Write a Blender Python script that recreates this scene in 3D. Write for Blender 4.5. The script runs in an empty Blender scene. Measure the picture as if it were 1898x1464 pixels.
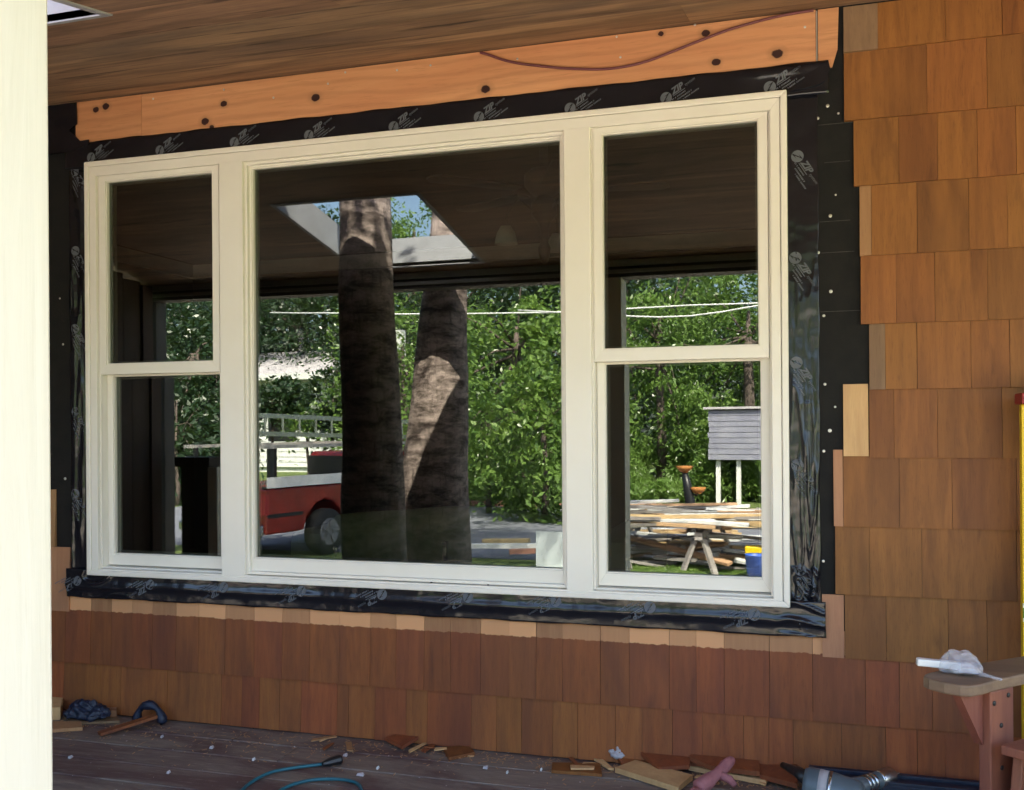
import bpy, math, random
import numpy as np
from mathutils import Vector, Matrix, noise as MN
R = math.radians
random.seed(7); rng = np.random.default_rng(11)
S = bpy.context.scene
COL = S.collection

# ------------------------------------------------------------------ camera, light
YAW, ROLL, FPX, CAMD, CAMZ, V0 = .29964, -.00699, 1819., 2.94615, 1.04157, 786.47
cd = bpy.data.cameras.new('camera'); cam = bpy.data.objects.new('camera', cd); COL.objects.link(cam)
cam.matrix_world = Matrix.Translation((0, -CAMD, CAMZ)) @ Matrix.Rotation(YAW, 4, 'Z') @ Matrix.Rotation(R(90), 4, 'X') @ Matrix.Rotation(ROLL, 4, 'Z')
cd.sensor_width = 36; cd.lens = FPX/1898*36; cd.shift_y = (V0-732)/1898; cd.clip_end = 600; cd.clip_start = .05
S.camera = cam

SUN = Vector((.50, 1.0, 1.42)).normalized()          # towards the sun: over the house roof
EL, AZ = math.asin(SUN.z), math.atan2(SUN.x, SUN.y)
w = bpy.data.worlds.new("World"); S.world = w; w.use_nodes = True
nt = w.node_tree
sky = nt.nodes.new('ShaderNodeTexSky'); sky.sky_type = 'NISHITA'; sky.sun_disc = False
sky.dust_density = 3.0; sky.ozone_density = .6; sky.air_density = .9; sky.sun_elevation = EL; sky.sun_rotation = AZ
bg = nt.nodes['Background']; bg.inputs['Strength'].default_value = .11
nt.links.new(sky.outputs[0], bg.inputs[0])
sl = bpy.data.lights.new('sun', 'SUN'); sl.energy = 5; sl.angle = R(.55); sl.color = (1, .91, .76)
so = bpy.data.objects.new('sun', sl); COL.objects.link(so); so.rotation_euler = SUN.to_track_quat('Z', 'Y').to_euler()
S.view_settings.view_transform = 'Standard'; S.view_settings.look = 'None'; S.view_settings.gamma = 1
S.view_settings.use_curve_mapping = False
S.view_settings.exposure = 3.3
S.render.engine = 'CYCLES'
S.cycles.max_bounces = 8; S.cycles.diffuse_bounces = 4; S.cycles.glossy_bounces = 4; S.cycles.transmission_bounces = 6
S.cycles.transparent_max_bounces = 16; S.cycles.caustics_reflective = False; S.cycles.caustics_refractive = False

# ------------------------------------------------------------------ where a sight line of the survey photo meets a plane
cY, sY, cR, sR = math.cos(YAW), math.sin(YAW), math.cos(ROLL), math.sin(ROLL)
def ray(u, v):
    du, dv = u-949, v-V0
    a = (du*cR+dv*sR)/FPX; b = (-du*sR+dv*cR)/FPX
    return (a*cY-sY, a*sY+cY, -b)
def wp(u, v, y=0.):                   # point on the vertical plane at y
    x, q, z = ray(u, v); s = (y+CAMD)/q
    return (x*s, CAMZ+z*s)
def fp(u, v, z=0.):                   # point on the horizontal plane at z
    x, q, zz = ray(u, v); s = (z-CAMZ)/zz
    return (x*s, q*s-CAMD)
YG = .045
def rp(u, v, t):                      # seen in the pane: point t metres out from the wall
    x, q, z = ray(u, v); s = (CAMD+2*YG+t)/q
    return (x*s, -t, CAMZ+z*s)
def rf(u, v, z=-.75):                 # seen in the pane: point at height z
    x, q, zz = ray(u, v); s = (z-CAMZ)/zz
    return (x*s, -(q*s-CAMD-2*YG))

# ------------------------------------------------------------------ mesh helpers
class G:
    def __init__(s): s.v = []; s.f = []
    def add(s, vs, fs):
        n = len(s.v); s.v += [tuple(p) for p in vs]; s.f += [tuple(i+n for i in f) for f in fs]; return s
    def box(s, x0, x1, y0, y1, z0, z1):
        return s.add([(x0,y0,z0),(x1,y0,z0),(x1,y1,z0),(x0,y1,z0),(x0,y0,z1),(x1,y0,z1),(x1,y1,z1),(x0,y1,z1)],
                     [(0,3,2,1),(4,5,6,7),(0,1,5,4),(1,2,6,5),(2,3,7,6),(3,0,4,7)])
    def beam(s, p, q, w, h, up=(0,0,1)):                   # box beam between two points
        p, q = Vector(p), Vector(q); d = (q-p).normalized(); u = Vector(up)
        r = d.cross(u)
        if r.length < 1e-4: r = d.cross(Vector((1,0,0)))
        r.normalize(); u = r.cross(d)
        vs = []
        for e in (p, q):
            for a, b in ((-1,-1),(1,-1),(1,1),(-1,1)): vs.append(e+r*(a*w/2)+u*(b*h/2))
        return s.add(vs, [(3,2,1,0),(4,5,6,7),(0,1,5,4),(1,2,6,5),(2,3,7,6),(3,0,4,7)])
    def prism(s, poly, z0, z1, ax='z'):                    # polygon (a,b) extruded along an axis
        n = len(poly)
        def P(a, b, c): return {'z': (a,b,c), 'y': (a,c,b), 'x': (c,a,b)}[ax]
        vs = [P(a,b,z0) for a,b in poly]+[P(a,b,z1) for a,b in poly]
        fs = [tuple(range(n))[::-1], tuple(range(n,2*n))]+[(i,(i+1)%n,(i+1)%n+n,i+n) for i in range(n)]
        return s.add(vs, fs)
    def tube(s, pts, r, n=8, cap=True):
        pts = [Vector(p) for p in pts]; rr = r if isinstance(r, (list,tuple)) else [r]*len(pts)
        vs = []; prev = None
        for i, p in enumerate(pts):
            d = (pts[min(i+1,len(pts)-1)]-pts[max(i-1,0)]).normalized()
            if prev is None:
                a = d.cross(Vector((0,0,1)))
                if a.length < .05: a = d.cross(Vector((1,0,0)))
            else: a = prev-d*prev.dot(d)
            a.normalize(); prev = a; b = d.cross(a)
            for k in range(n):
                t = 2*math.pi*k/n; vs.append(p+(a*math.cos(t)+b*math.sin(t))*rr[i])
        fs = [(i*n+k, i*n+(k+1)%n, (i+1)*n+(k+1)%n, (i+1)*n+k) for i in range(len(pts)-1) for k in range(n)]
        if cap: fs += [tuple(range(n))[::-1], tuple(range((len(pts)-1)*n, len(pts)*n))]
        return s.add(vs, fs)
    def lathe(s, prof, c=(0,0,0), n=20, M=None):           # profile (r,z)
        vs = []
        for r_, z in prof:
            for k in range(n):
                t = 2*math.pi*k/n; p = Vector((r_*math.cos(t), r_*math.sin(t), z))
                if M: p = M @ p
                vs.append(p+Vector(c))
        m = len(prof)
        fs = [(i*n+k, i*n+(k+1)%n, (i+1)*n+(k+1)%n, (i+1)*n+k) for i in range(m-1) for k in range(n)]
        fs += [tuple(range(n))[::-1], tuple(range((m-1)*n, m*n))]
        return s.add(vs, fs)

def tag(o, label=None, cat=None, group=None, kind=None):
    if label: o['label'] = label
    if cat: o['category'] = cat
    if group: o['group'] = group
    if kind: o['kind'] = kind
    return o
def thing(name, label, cat, loc=(0,0,0), rz=0, group=None):
    o = bpy.data.objects.new(name, None); COL.objects.link(o); o.location = loc; o.rotation_euler = (0,0,rz)
    o.empty_display_size = .1
    return tag(o, label, cat, group)
def obj(name, g, m, parent=None, smooth=False, bev=0, local=False, label=None):
    me = g if isinstance(g, bpy.types.Mesh) else bpy.data.meshes.new(name)
    if not isinstance(g, bpy.types.Mesh):
        off = Vector((0,0,0))
        if parent is not None and not local:
            q = parent
            while q is not None: off += q.location; q = q.parent
        me.from_pydata([tuple(Vector(p)-off) for p in g.v], [], g.f); me.update()
        if smooth: me.polygons.foreach_set('use_smooth', [True]*len(me.polygons))
        me.materials.append(m)
    o = bpy.data.objects.new(name, me); COL.objects.link(o); o.parent = parent
    if bev:
        b = o.modifiers.new('bevel', 'BEVEL'); b.width = bev; b.segments = 2; b.limit_method = 'ANGLE'
    if label: o['label'] = label
    return o
def solo(name, g, m, label, cat, group=None, **k):          # a thing that is one mesh, origin at its own base
    vs = np.array(g.v); c = Vector(((vs[:,0].min()+vs[:,0].max())/2, (vs[:,1].min()+vs[:,1].max())/2, vs[:,2].min()))
    g.v = [tuple(Vector(p)-c) for p in g.v]
    o = obj(name, g, m, None, **k); o.location = c
    return tag(o, label, cat, group)

# ------------------------------------------------------------------ materials
def nodes(name):
    m = bpy.data.materials.new(name); m.use_nodes = True; n = m.node_tree; return m, n, n.nodes['Principled BSDF']
def N(n, t, **k):
    o = n.nodes.new(t)
    for a, b in k.items(): setattr(o, a, b)
    return o
def col(c): return (c[0], c[1], c[2], 1)
def noise(n, vec, scale, det=4, rough=.6, dist=0):
    t = N(n, 'ShaderNodeTexNoise'); t.inputs['Scale'].default_value = scale; t.inputs['Detail'].default_value = det
    t.inputs['Roughness'].default_value = rough; t.inputs['Distortion'].default_value = dist
    n.links.new(vec, t.inputs['Vector']); return t.outputs['Fac']
def ramp(n, fac, a, b, lo=0., hi=1.):
    r = N(n, 'ShaderNodeMapRange'); r.inputs[1].default_value = a; r.inputs[2].default_value = b
    r.inputs[3].default_value = lo; r.inputs[4].default_value = hi; n.links.new(fac, r.inputs[0]); return r.outputs[0]
def mix(n, fac, a, b, mode='MIX'):
    x = N(n, 'ShaderNodeMix', data_type='RGBA', blend_type=mode)
    for s, val in ((0, fac), (6, a), (7, b)):
        if hasattr(val, 'is_output'): n.links.new(val, x.inputs[s])
        elif s == 0: x.inputs[0].default_value = val
        else: x.inputs[s].default_value = col(val)
    return x.outputs[2]
def vecmap(n, scale=(1,1,1), rnd=False, rot=(0,0,0)):
    tc = N(n, 'ShaderNodeTexCoord'); mp = N(n, 'ShaderNodeMapping'); mp.inputs['Scale'].default_value = scale
    mp.inputs['Rotation'].default_value = rot
    if rnd:
        oi = N(n, 'ShaderNodeObjectInfo'); ad = N(n, 'ShaderNodeVectorMath', operation='ADD'); sc = N(n, 'ShaderNodeMath', operation='MULTIPLY')
        sc.inputs[1].default_value = 37; n.links.new(oi.outputs['Random'], sc.inputs[0])
        n.links.new(tc.outputs['Object'], ad.inputs[0]); n.links.new(sc.outputs[0], ad.inputs[1]); n.links.new(ad.outputs[0], mp.inputs[0])
    else: n.links.new(tc.outputs['Object'], mp.inputs[0])
    return mp.outputs[0]
def bump(n, p, h, s, d=.01):
    b = N(n, 'ShaderNodeBump'); b.inputs['Strength'].default_value = s; b.inputs['Distance'].default_value = d
    n.links.new(h, b.inputs['Height']); n.links.new(b.outputs[0], p.inputs['Normal'])
def plain(name, c, rough=.6, c2=None, scale=8, metal=0, bs=.15, spec=.5, bd=.004):
    m, n, p = nodes(name); v = vecmap(n, (1,1,1), True)
    f = noise(n, v, scale, 6)
    c2 = c2 or tuple(x*.8 for x in c)
    n.links.new(mix(n, ramp(n, f, .35, .65), c, c2), p.inputs['Base Color'])
    p.inputs['Roughness'].default_value = rough; p.inputs['Metallic'].default_value = metal; p.inputs['Specular IOR Level'].default_value = spec
    if bs: bump(n, p, noise(n, v, scale*8, 4), bs, bd)
    return m
def wood(name, c1, c2, dark, ax='x', rough=.6, grain=1., hv=.12, knots=(), blot=None, bs=.25, spec=.35, rnd=True, stain=None, streak=0, rings=0):
    m, n, p = nodes(name)
    k = {'x': (.9,14,14), 'z': (14,14,.9), 'y': (14,.9,14)}[ax]
    v = vecmap(n, tuple(q*grain for q in k), rnd)
    vb = vecmap(n, tuple(.25*q**.5 for q in k), rnd)
    g = noise(n, v, 4, 8, .65, .6); fine = noise(n, v, 22, 4, .7)
    big = noise(n, vb, 3.2, 4, .55, 1.2)
    cc = mix(n, ramp(n, g, .32, .68), c1, c2)
    cc = mix(n, ramp(n, big, .42, .72, 0, .8), cc, blot or dark)
    cc = mix(n, ramp(n, fine, .54, .72, 0, .45), cc, dark)
    if streak:
        k2 = {'x': (.8,11,11), 'z': (9,9,1.3), 'y': (11,.8,11)}[ax]
        sv = noise(n, vecmap(n, k2, rnd), 2.6, 5, .6, .5); cc = mix(n, ramp(n, sv, .57, .70, 0, streak), cc, dark)
        sv2 = noise(n, vecmap(n, tuple(q*.5 for q in k2), rnd), 2.1, 3, .6, .5); cc = mix(n, ramp(n, sv2, .56, .70, 0, streak*.6), cc, tuple(min(1, q*1.5) for q in c1))
    if rings:
        wt = N(n, 'ShaderNodeTexWave', wave_type='BANDS', bands_direction={'x':'Z','z':'X','y':'X'}[ax]); wt.inputs['Scale'].default_value = 5; wt.inputs['Distortion'].default_value = 9
        wt.inputs['Detail'].default_value = 3; wt.inputs['Detail Scale'].default_value = .8
        n.links.new(vecmap(n, {'x': (.35,1,1.5), 'z': (1.5,1,.35), 'y': (1.5,.35,1)}[ax], rnd), wt.inputs['Vector'])
        cc = mix(n, ramp(n, wt.outputs['Fac'], .55, 1, 0, rings), cc, dark)
    oi = N(n, 'ShaderNodeObjectInfo'); hs = N(n, 'ShaderNodeHueSaturation')
    n.links.new(ramp(n, oi.outputs['Random'], 0, 1, 1-hv*1.6, 1+hv*1.6), hs.inputs['Value'])
    ml = N(n, 'ShaderNodeMath', operation='MULTIPLY'); ml.inputs[1].default_value = 7.31; fr = N(n, 'ShaderNodeMath', operation='FRACT')
    n.links.new(oi.outputs['Random'], ml.inputs[0]); n.links.new(ml.outputs[0], fr.inputs[0])
    n.links.new(ramp(n, fr.outputs[0], 0, 1, .5-hv*.10, .5+hv*.10), hs.inputs['Hue'])
    n.links.new(cc, hs.inputs['Color']); cc = hs.outputs[0]
    if stain:                          # above a painted line the wood was never stained
        gc = N(n, 'ShaderNodeNewGeometry'); sx = N(n, 'ShaderNodeSeparateXYZ'); n.links.new(gc.outputs['Position'], sx.inputs[0])
        wv = noise(n, gc.outputs['Position'], 55, 3); ad = N(n, 'ShaderNodeMath', operation='MULTIPLY_ADD'); ad.inputs[1].default_value = .014
        n.links.new(wv, ad.inputs[0]); n.links.new(sx.outputs['Z'], ad.inputs[2])
        raw = mix(n, ramp(n, g, .3, .7), stain[1], stain[2])
        oi2 = mix(n, ramp(n, oi.outputs['Random'], .15, .85), raw, tuple(min(1, x*1.9) for x in stain[1]))
        cc = mix(n, ramp(n, ad.outputs[0], stain[0]+.006, stain[0]+.008), cc, oi2)
    gp = vecmap(n)
    for (x, z, r) in knots:
        d = N(n, 'ShaderNodeVectorMath', operation='DISTANCE'); mp = N(n, 'ShaderNodeMapping'); mp.inputs['Scale'].default_value = (.8, 0, 1)
        n.links.new(gp, mp.inputs[0]); n.links.new(mp.outputs[0], d.inputs[0]); d.inputs[1].default_value = (x*.8, 0, z)
        wob = noise(n, gp, 60, 2); ad = N(n, 'ShaderNodeMath', operation='MULTIPLY_ADD'); ad.inputs[1].default_value = -.008
        n.links.new(wob, ad.inputs[0]); n.links.new(d.outputs['Value'], ad.inputs[2])
        cc = mix(n, ramp(n, ad.outputs[0], r*.45, r*1.9, .55, 0), cc, tuple(q*.45 for q in c1))
        cc = mix(n, ramp(n, ad.outputs[0], r*.55, r*.75, 1, 0), cc, (.035,.012,.01))
    n.links.new(cc, p.inputs['Base Color']); p.inputs['Roughness'].default_value = rough; p.inputs['Specular IOR Level'].default_value = spec
    bump(n, p, g, bs, .004)
    return m
M = {}
M['paint'] = plain('cream_paint', (.84,.80,.72), .42, (.81,.765,.68), 5, bs=.04)
M['postpaint'] = wood('post_paint', (.78,.73,.62), (.74,.685,.57), (.66,.60,.47), 'z', .55, .35, .01, knots=[], blot=(.69,.635,.51), bs=.35)
M['trim_dark'] = plain('beam_paint', (.10,.085,.075), .6)
M['trim_grey'] = plain('grey_trim_paint', (.42,.40,.37), .6)
M['shaft'] = plain('skylight_shaft_paint', (.42,.42,.46), .6, bs=.05)
M['felt'] = plain('black_building_paper', (.007,.007,.007), .8, (.012,.011,.010), 14, spec=.25, bs=.3)
M['seam'] = plain('paper_seam_edge', (.05,.048,.042), .7, (.015,.015,.014), 40, bs=0)
M['shingle_brown'] = wood('brown_cedar_shingle', (.275,.108,.027), (.22,.083,.021), (.085,.028,.010), 'z', .62, 1., .045, blot=(.115,.04,.014), streak=.45, rings=.10)
M['shingle_low'] = wood('orange_red_shingle', (.31,.102,.029), (.235,.071,.022), (.10,.03,.016), 'z', .6, 1., .07, blot=(.135,.044,.022), streak=.42, rings=.10)
M['shingle_red'] = wood('red_stained_shingle', (.27,.084,.026), (.205,.060,.021), (.085,.027,.016), 'z', .6, 1., .055, blot=(.125,.04,.024), streak=.42, rings=.10, stain=(.372, (.36,.18,.085), (.27,.125,.06)))
M['shingle_grey'] = wood('weathered_shingle', (.27,.17,.09), (.20,.125,.07), (.12,.07,.04), 'z', .7)
M['shingle_pale'] = wood('raw_pale_shingle', (.66,.42,.20), (.56,.33,.15), (.40,.22,.10), 'z', .6, hv=.05)
M['shingle_raw'] = wood('raw_cedar_shingle', (.44,.235,.115), (.36,.18,.085), (.25,.12,.06), 'z', .6, hv=.1)
M['ceil'] = wood('ceiling_board', (.47,.27,.155), (.29,.165,.105), (.06,.032,.024), 'x', .65, 1., .06, blot=(.15,.10,.08), bs=.5, streak=1., rings=.35)
M['deck'] = None
M['glass'] = None
M['trunk'] = plain('bark', (.16,.12,.105), .85, (.06,.045,.04), 6, bs=1., bd=.02)
M['black'] = plain('black_plastic', (.012,.012,.014), .4, bs=.1)
M['nail'] = plain('galvanised_nail', (.62,.6,.55), .35, metal=.7, bs=0)
M['sofa'] = plain('olive_fabric', (.42,.42,.24), .9, (.36,.36,.20), 30)
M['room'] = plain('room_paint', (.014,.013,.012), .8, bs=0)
M['bronze'] = plain('fan_bronze', (.06,.048,.04), .35, metal=.3, bs=0)
M['white'] = plain('white_plastic', (.8,.8,.8), .4, bs=0)
M['red'] = plain('red_truck_paint', (.24,.018,.011), .25, (.16,.013,.009), 3, bs=0)
M['chrome'] = plain('steel', (.55,.56,.58), .25, metal=1, bs=0)
M['rim'] = plain('grey_wheel_paint', (.16,.16,.175), .4, bs=0)
M['rubber'] = plain('tyre_rubber', (.015,.015,.015), .8, bs=.2)
M['asphalt'] = plain('asphalt', (.20,.205,.25), .85, (.14,.145,.18), 3, bs=.4)
M['shedpaint'] = plain('grey_clapboard_paint', (.30,.30,.37), .6, (.22,.22,.30), 4, bs=0)
M['gravel'] = plain('added_gravel', (.40,.36,.30), .9, (.29,.255,.21), 14, bs=.6)  # kept pale so the added ground throws light upwards
M['siding'] = plain('white_siding', (.78,.78,.78), .5, bs=0)
M['roofing'] = plain('pale_roof_shingle', (.52,.49,.52), .8, (.40,.37,.41), 4)
M['lumber'] = wood('sawn_lumber', (.62,.43,.25), (.54,.35,.19), (.40,.25,.13), 'x', .7, hv=.15)
M['lumber_grey'] = wood('weathered_lumber', (.34,.31,.30), (.26,.24,.23), (.15,.13,.12), 'x', .7, hv=.2)
M['chairwood'] = wood('stained_chair_wood', (.235,.085,.05), (.19,.065,.04), (.11,.035,.03), 'z', .55, hv=.05)
M['armtop'] = wood('worn_chair_arm', (.23,.155,.095), (.17,.11,.07), (.11,.07,.05), 'x', .6, hv=.02)
M['yellow'] = plain('yellow_fibreglass', (.80,.55,.01), .4, (.74,.50,.01), 3, bs=.05)
M['label_red'] = plain('red_sticker', (.30,.02,.02), .5, bs=0)
M['label_green'] = plain('green_sticker', (.10,.22,.03), .5, bs=0)
M['toolgrey'] = plain('grey_tool_case', (.10,.135,.16), .4, (.08,.11,.13), 8, bs=.1)
M['cloth_pink'] = plain('pink_glove_leather', (.42,.16,.16), .85, (.30,.11,.12), 30, bs=.5)
M['sheet'] = plain('pale_blue_plastic_sheet', (.60,.66,.70), .4, (.5,.56,.6), 6)
M['paper'] = plain('grey_paper', (.50,.47,.48), .85, (.38,.36,.38), 12)
M['teal'] = plain('teal_cord', (.015,.13,.17), .45, bs=0)
M['cable'] = plain('brown_cable_jacket', (.16,.045,.05), .5, bs=0)
M['darkcloth'] = plain('navy_scrap', (.012,.02,.045), .5, bs=.4)
M['terracotta'] = plain('terracotta', (.50,.20,.05), .7)
M['blue'] = plain('blue_plastic', (.05,.13,.55), .4, bs=0)
M['brick'] = plain('garden_brick', (.42,.20,.15), .85, (.32,.15,.12), 12)
M['print'] = plain('silver_print', (.12,.13,.15), .5, bs=0, spec=.2)

def tape_mat():
    m, n, p = nodes('black_flashing_tape')
    p.inputs['Base Color'].default_value = (.008,.008,.012,1); p.inputs['Roughness'].default_value = .2; p.inputs['Specular IOR Level'].default_value = .5
    v = vecmap(n, (1,1,1)); bump(n, p, noise(n, v, 9, 2, .5), .35, .03)
    return m
M['tape'] = tape_mat()
def glass_mat(name, refl, tint):
    m, n, p = nodes(name); out = n.nodes['Material Output']
    tr = N(n, 'ShaderNodeBsdfTransparent'); tr.inputs[0].default_value = col(tint)
    gl = N(n, 'ShaderNodeBsdfGlossy'); gl.inputs['Roughness'].default_value = 0; gl.inputs[0].default_value = (.95,1,.97,1)
    fr = N(n, 'ShaderNodeLayerWeight'); fr.inputs[0].default_value = .3
    mr = N(n, 'ShaderNodeMapRange'); mr.inputs[3].default_value = refl; mr.inputs[4].default_value = min(1, refl+.45)
    n.links.new(fr.outputs['Fresnel'], mr.inputs[0])
    mx = N(n, 'ShaderNodeMixShader'); n.links.new(mr.outputs[0], mx.inputs[0]); n.links.new(tr.outputs[0], mx.inputs[1]); n.links.new(gl.outputs[0], mx.inputs[2])
    n.links.new(mx.outputs[0], out.inputs[0])
    # faint waviness of the float glass
    v = vecmap(n, (1,1,1)); b = N(n, 'ShaderNodeBump'); b.inputs['Strength'].default_value = .05; b.inputs['Distance'].default_value = .003
    n.links.new(noise(n, v, 2.2, 1), b.inputs['Height']); n.links.new(b.outputs[0], gl.inputs['Normal'])
    n.nodes.remove(p)
    return m
M['glass'] = glass_mat('window_glass', .084, (.56,.58,.54))
M['skyglass'] = glass_mat('skylight_glass', .06, (.9,.92,.92))
def deck_mat():
    m, n, p = nodes('weathered_deck')
    v = vecmap(n, (1.3,12,12), True); vw = vecmap(n, (1,1,1)); vs = vecmap(n, (.6,1.6,1))
    g = noise(n, v, 4, 8, .7, .5)
    c = mix(n, ramp(n, g, .3, .7), (.27,.215,.17), (.16,.125,.105))
    c = mix(n, ramp(n, noise(n, vs, 3.2, 7, .65, 1), .44, .60), c, (.115,.068,.062))
    c = mix(n, ramp(n, noise(n, v, 9, 5, .7), .56, .72, 0, .7), c, (.36,.30,.26))
    sp = noise(n, vw, 60, 2, .5)
    c = mix(n, ramp(n, sp, .735, .75), c, (.60,.56,.54))
    n.links.new(c, p.inputs['Base Color']); p.inputs['Roughness'].default_value = .62; bump(n, p, g, .5, .006)
    return m
M['deck'] = deck_mat()
def leaf_mat(name, c1, c2, c3, tr=.4):
    m, n, p = nodes(name); out = n.nodes['Material Output']; v = vecmap(n)
    c = mix(n, ramp(n, noise(n, v, 3.5, 3), .42, .58), c1, c2); c = mix(n, ramp(n, noise(n, v, .7, 3), .4, .65), c, c3)
    n.links.new(c, p.inputs['Base Color']); p.inputs['Roughness'].default_value = .33; p.inputs['Specular IOR Level'].default_value = .6
    t = N(n, 'ShaderNodeBsdfTranslucent'); n.links.new(mix(n, .5, c, (.20,.34,.03)), t.inputs[0])
    mx = N(n, 'ShaderNodeMixShader'); mx.inputs[0].default_value = tr
    n.links.new(p.outputs[0], mx.inputs[1]); n.links.new(t.outputs[0], mx.inputs[2]); n.links.new(mx.outputs[0], out.inputs[0])
    return m
M['leaf'] = leaf_mat('leaf_mid_green', (.12,.21,.04), (.045,.10,.03), (.10,.17,.035))
M['leaf_bright'] = leaf_mat('leaf_bright_green', (.21,.32,.075), (.065,.13,.03), (.17,.28,.07))
M['leaf_dark'] = leaf_mat('leaf_dark_green', (.028,.058,.022), (.012,.03,.013), (.025,.05,.02), .15)  # darkened leaf colour, also stands in for shade among the trees
def ground_mat():
    m, n, p = nodes('lawn'); v = vecmap(n)
    c = mix(n, ramp(n, noise(n, v, 1.2, 6), .35, .65), (.075,.12,.025), (.13,.17,.04))
    c = mix(n, ramp(n, noise(n, v, 18, 5), .5, .7, 0, .7), c, (.05,.07,.02))
    n.links.new(c, p.inputs['Base Color']); p.inputs['Roughness'].default_value = .95; bump(n, p, noise(n, v, 60, 3), .6, .03); return m
M['ground'] = ground_mat()
def bag_mat():
    m, n, p = nodes('clear_plastic_bag')
    p.inputs['Base Color'].default_value = (.75,.75,.82,1); p.inputs['Roughness'].default_value = .18; p.inputs['Alpha'].default_value = .30
    p.inputs['Specular IOR Level'].default_value = .9; return m
M['bag'] = bag_mat()
def bark_mat():
    m, n, p = nodes('peeling_bark'); v = vecmap(n, (1,1,2.6)); vz = vecmap(n, (7,7,1.2))
    g = noise(n, v, 7, 8, .75, .2); s = noise(n, vz, 7, 8, .7)
    c = mix(n, ramp(n, g, .40, .60), (.46,.36,.33), (.065,.045,.04)); c = mix(n, ramp(n, s, .52, .68, 0, .8), c, (.07,.05,.045))
    n.links.new(c, p.inputs['Base Color']); p.inputs['Roughness'].default_value = .85; bump(n, p, g, .9, .02); return m
M['bark'] = bark_mat()

# ------------------------------------------------------------------ ground and yard surfaces
GZ = -.75
def struct(name, g, m, **k): return tag(obj(name, g, m, **k), kind='structure')
g = G(); g.box(-160, 160, -200, 60, GZ-.3, GZ); struct('lawn', g, M['ground'])
g = G(); g.prism([(-12,-9.7),(4,-9.1),(9,-9.3),(9,-17.5),(-1,-17.2),(-6,-17.4),(-14,-17.0)], GZ-.05, GZ+.006); struct('driveway', g, M['asphalt'])

g = G(); g.prism([(-9,-2.2),(7,-2.2),(7,-8.3),(-9,-8.6)], GZ-.05, GZ+.004); struct('bounce_gravel', g, M['gravel'])  # pale ground added out of view, bounces sun up under the porch

# ------------------------------------------------------------------ deck
SL = .188                                            # fall of the porch ceiling per metre outwards
def cz(y): return 2.232+y*SL                         # underside of the ceiling (y is negative on the porch)
root = tag(obj('deck', G().box(-4.2, 2.6, -2.02, .02, -.20, -.032), M['deck']), kind='structure')
y = .03; i = 0
while y > -2.0:
    wd = .139
    x0 = -4.2; 
    cuts = sorted(random.uniform(-3.8, 2.2) for _ in range(2))
    for x1 in cuts+[2.6]:
        g = G().box(x0, x1-.003, y-wd+.003, y-.003, -.030, random.uniform(-.0015, .0005))
        obj('deck_board', g, M['deck'], root, bev=.002); x0 = x1
    y -= wd; i += 1
g = G().box(-4.2, 2.6, -2.06, -2.022, GZ, -.01); obj('skirt_board', g, M['trim_dark'], root)

# ------------------------------------------------------------------ ceiling, roof and skylight
SX0, SX1, SY0, SY1 = -2.365, -1.665, -1.80, -.945
ceil = tag(obj('ceiling', G().box(-4.2, 2.6, .0, .028, 2.236, 2.25), M['ceil']), kind='structure')
def slab(x0, x1, y0, y1, z0, z1, g=None):            # board lying on the slope
    g = g or G()
    a, b = SL*y0, SL*y1
    return g.add([(x0,y0,2.232+z0+a),(x1,y0,2.232+z0+a),(x1,y1,2.232+z0+b),(x0,y1,2.232+z0+b),
                  (x0,y0,2.232+z1+a),(x1,y0,2.232+z1+a),(x1,y1,2.232+z1+b),(x0,y1,2.232+z1+b)],
                 [(0,3,2,1),(4,5,6,7),(0,1,5,4),(1,2,6,5),(2,3,7,6),(3,0,4,7)])
y = -.0; pw = .236
while y > -1.9:
    y1 = max(y-pw, -1.915)
    segs = [(-4.2, 2.6)]
    # boards run past the skylight in two pieces; edges of the opening are cut square
    ys = sorted({y, y1} | {q for q in (SY0, SY1) if y1 < q < y}, reverse=True)
    for a, b in zip(ys[:-1], ys[1:]):
        inside = SY0-1e-6 <= b and a <= SY1+1e-6
        sg = [(-4.2, SX0), (SX1, 2.6)] if inside else [(-4.2, 2.6)]
        for s0, s1 in sg:
            cuts = [s0]+([random.uniform(-1.2, 1.8)] if s1 > 1 and s0 < -3 else [])+[s1]
            for c0, c1 in zip(cuts[:-1], cuts[1:]):
                obj('ceiling_board', slab(c0+.0004, c1-.0004, b+(.0006 if b == y1 else 0), a-(.0006 if a == y else 0), 0, .018), M['ceil'], ceil)
    y = y1
roof = thing('porch_roof', 'low sloping roof over the porch with a square opening that a tree trunk rises through', 'roof', (-1, -1, 2.4))
g = G()
for a, b, c, d in ((-4.4, SX0-.02, -2.06, 6.5), (SX1+.02, 3.0, -2.06, 6.5), (SX0-.02, SX1+.02, -2.06, SY0-.02), (SX0-.02, SX1+.02, SY1+.02, 6.5)):
    slab(a, b, c, d, .022, .135, g)
obj('roof_deck', g, M['roofing'], roof)
g = G(); slab(SX0-.0195, SX1+.0195, SY1, SY1+.019, -.004, .150, g); slab(SX0-.0195, SX1+.0195, SY0-.019, SY0, -.004, .150, g)
slab(SX0-.0195, SX0, SY0+.0005, SY1-.0005, -.004, .150, g); slab(SX1, SX1+.0195, SY0+.0005, SY1-.0005, -.004, .150, g)
obj('opening_lining', g, M['shaft'], roof)
for a, b in ((-4.4, -2.30), (-1.62, 3.0)):
    obj('gutter', G().box(a, b, -2.145, -2.062, 1.975, 2.105), M['siding'], roof, bev=.004)
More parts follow.
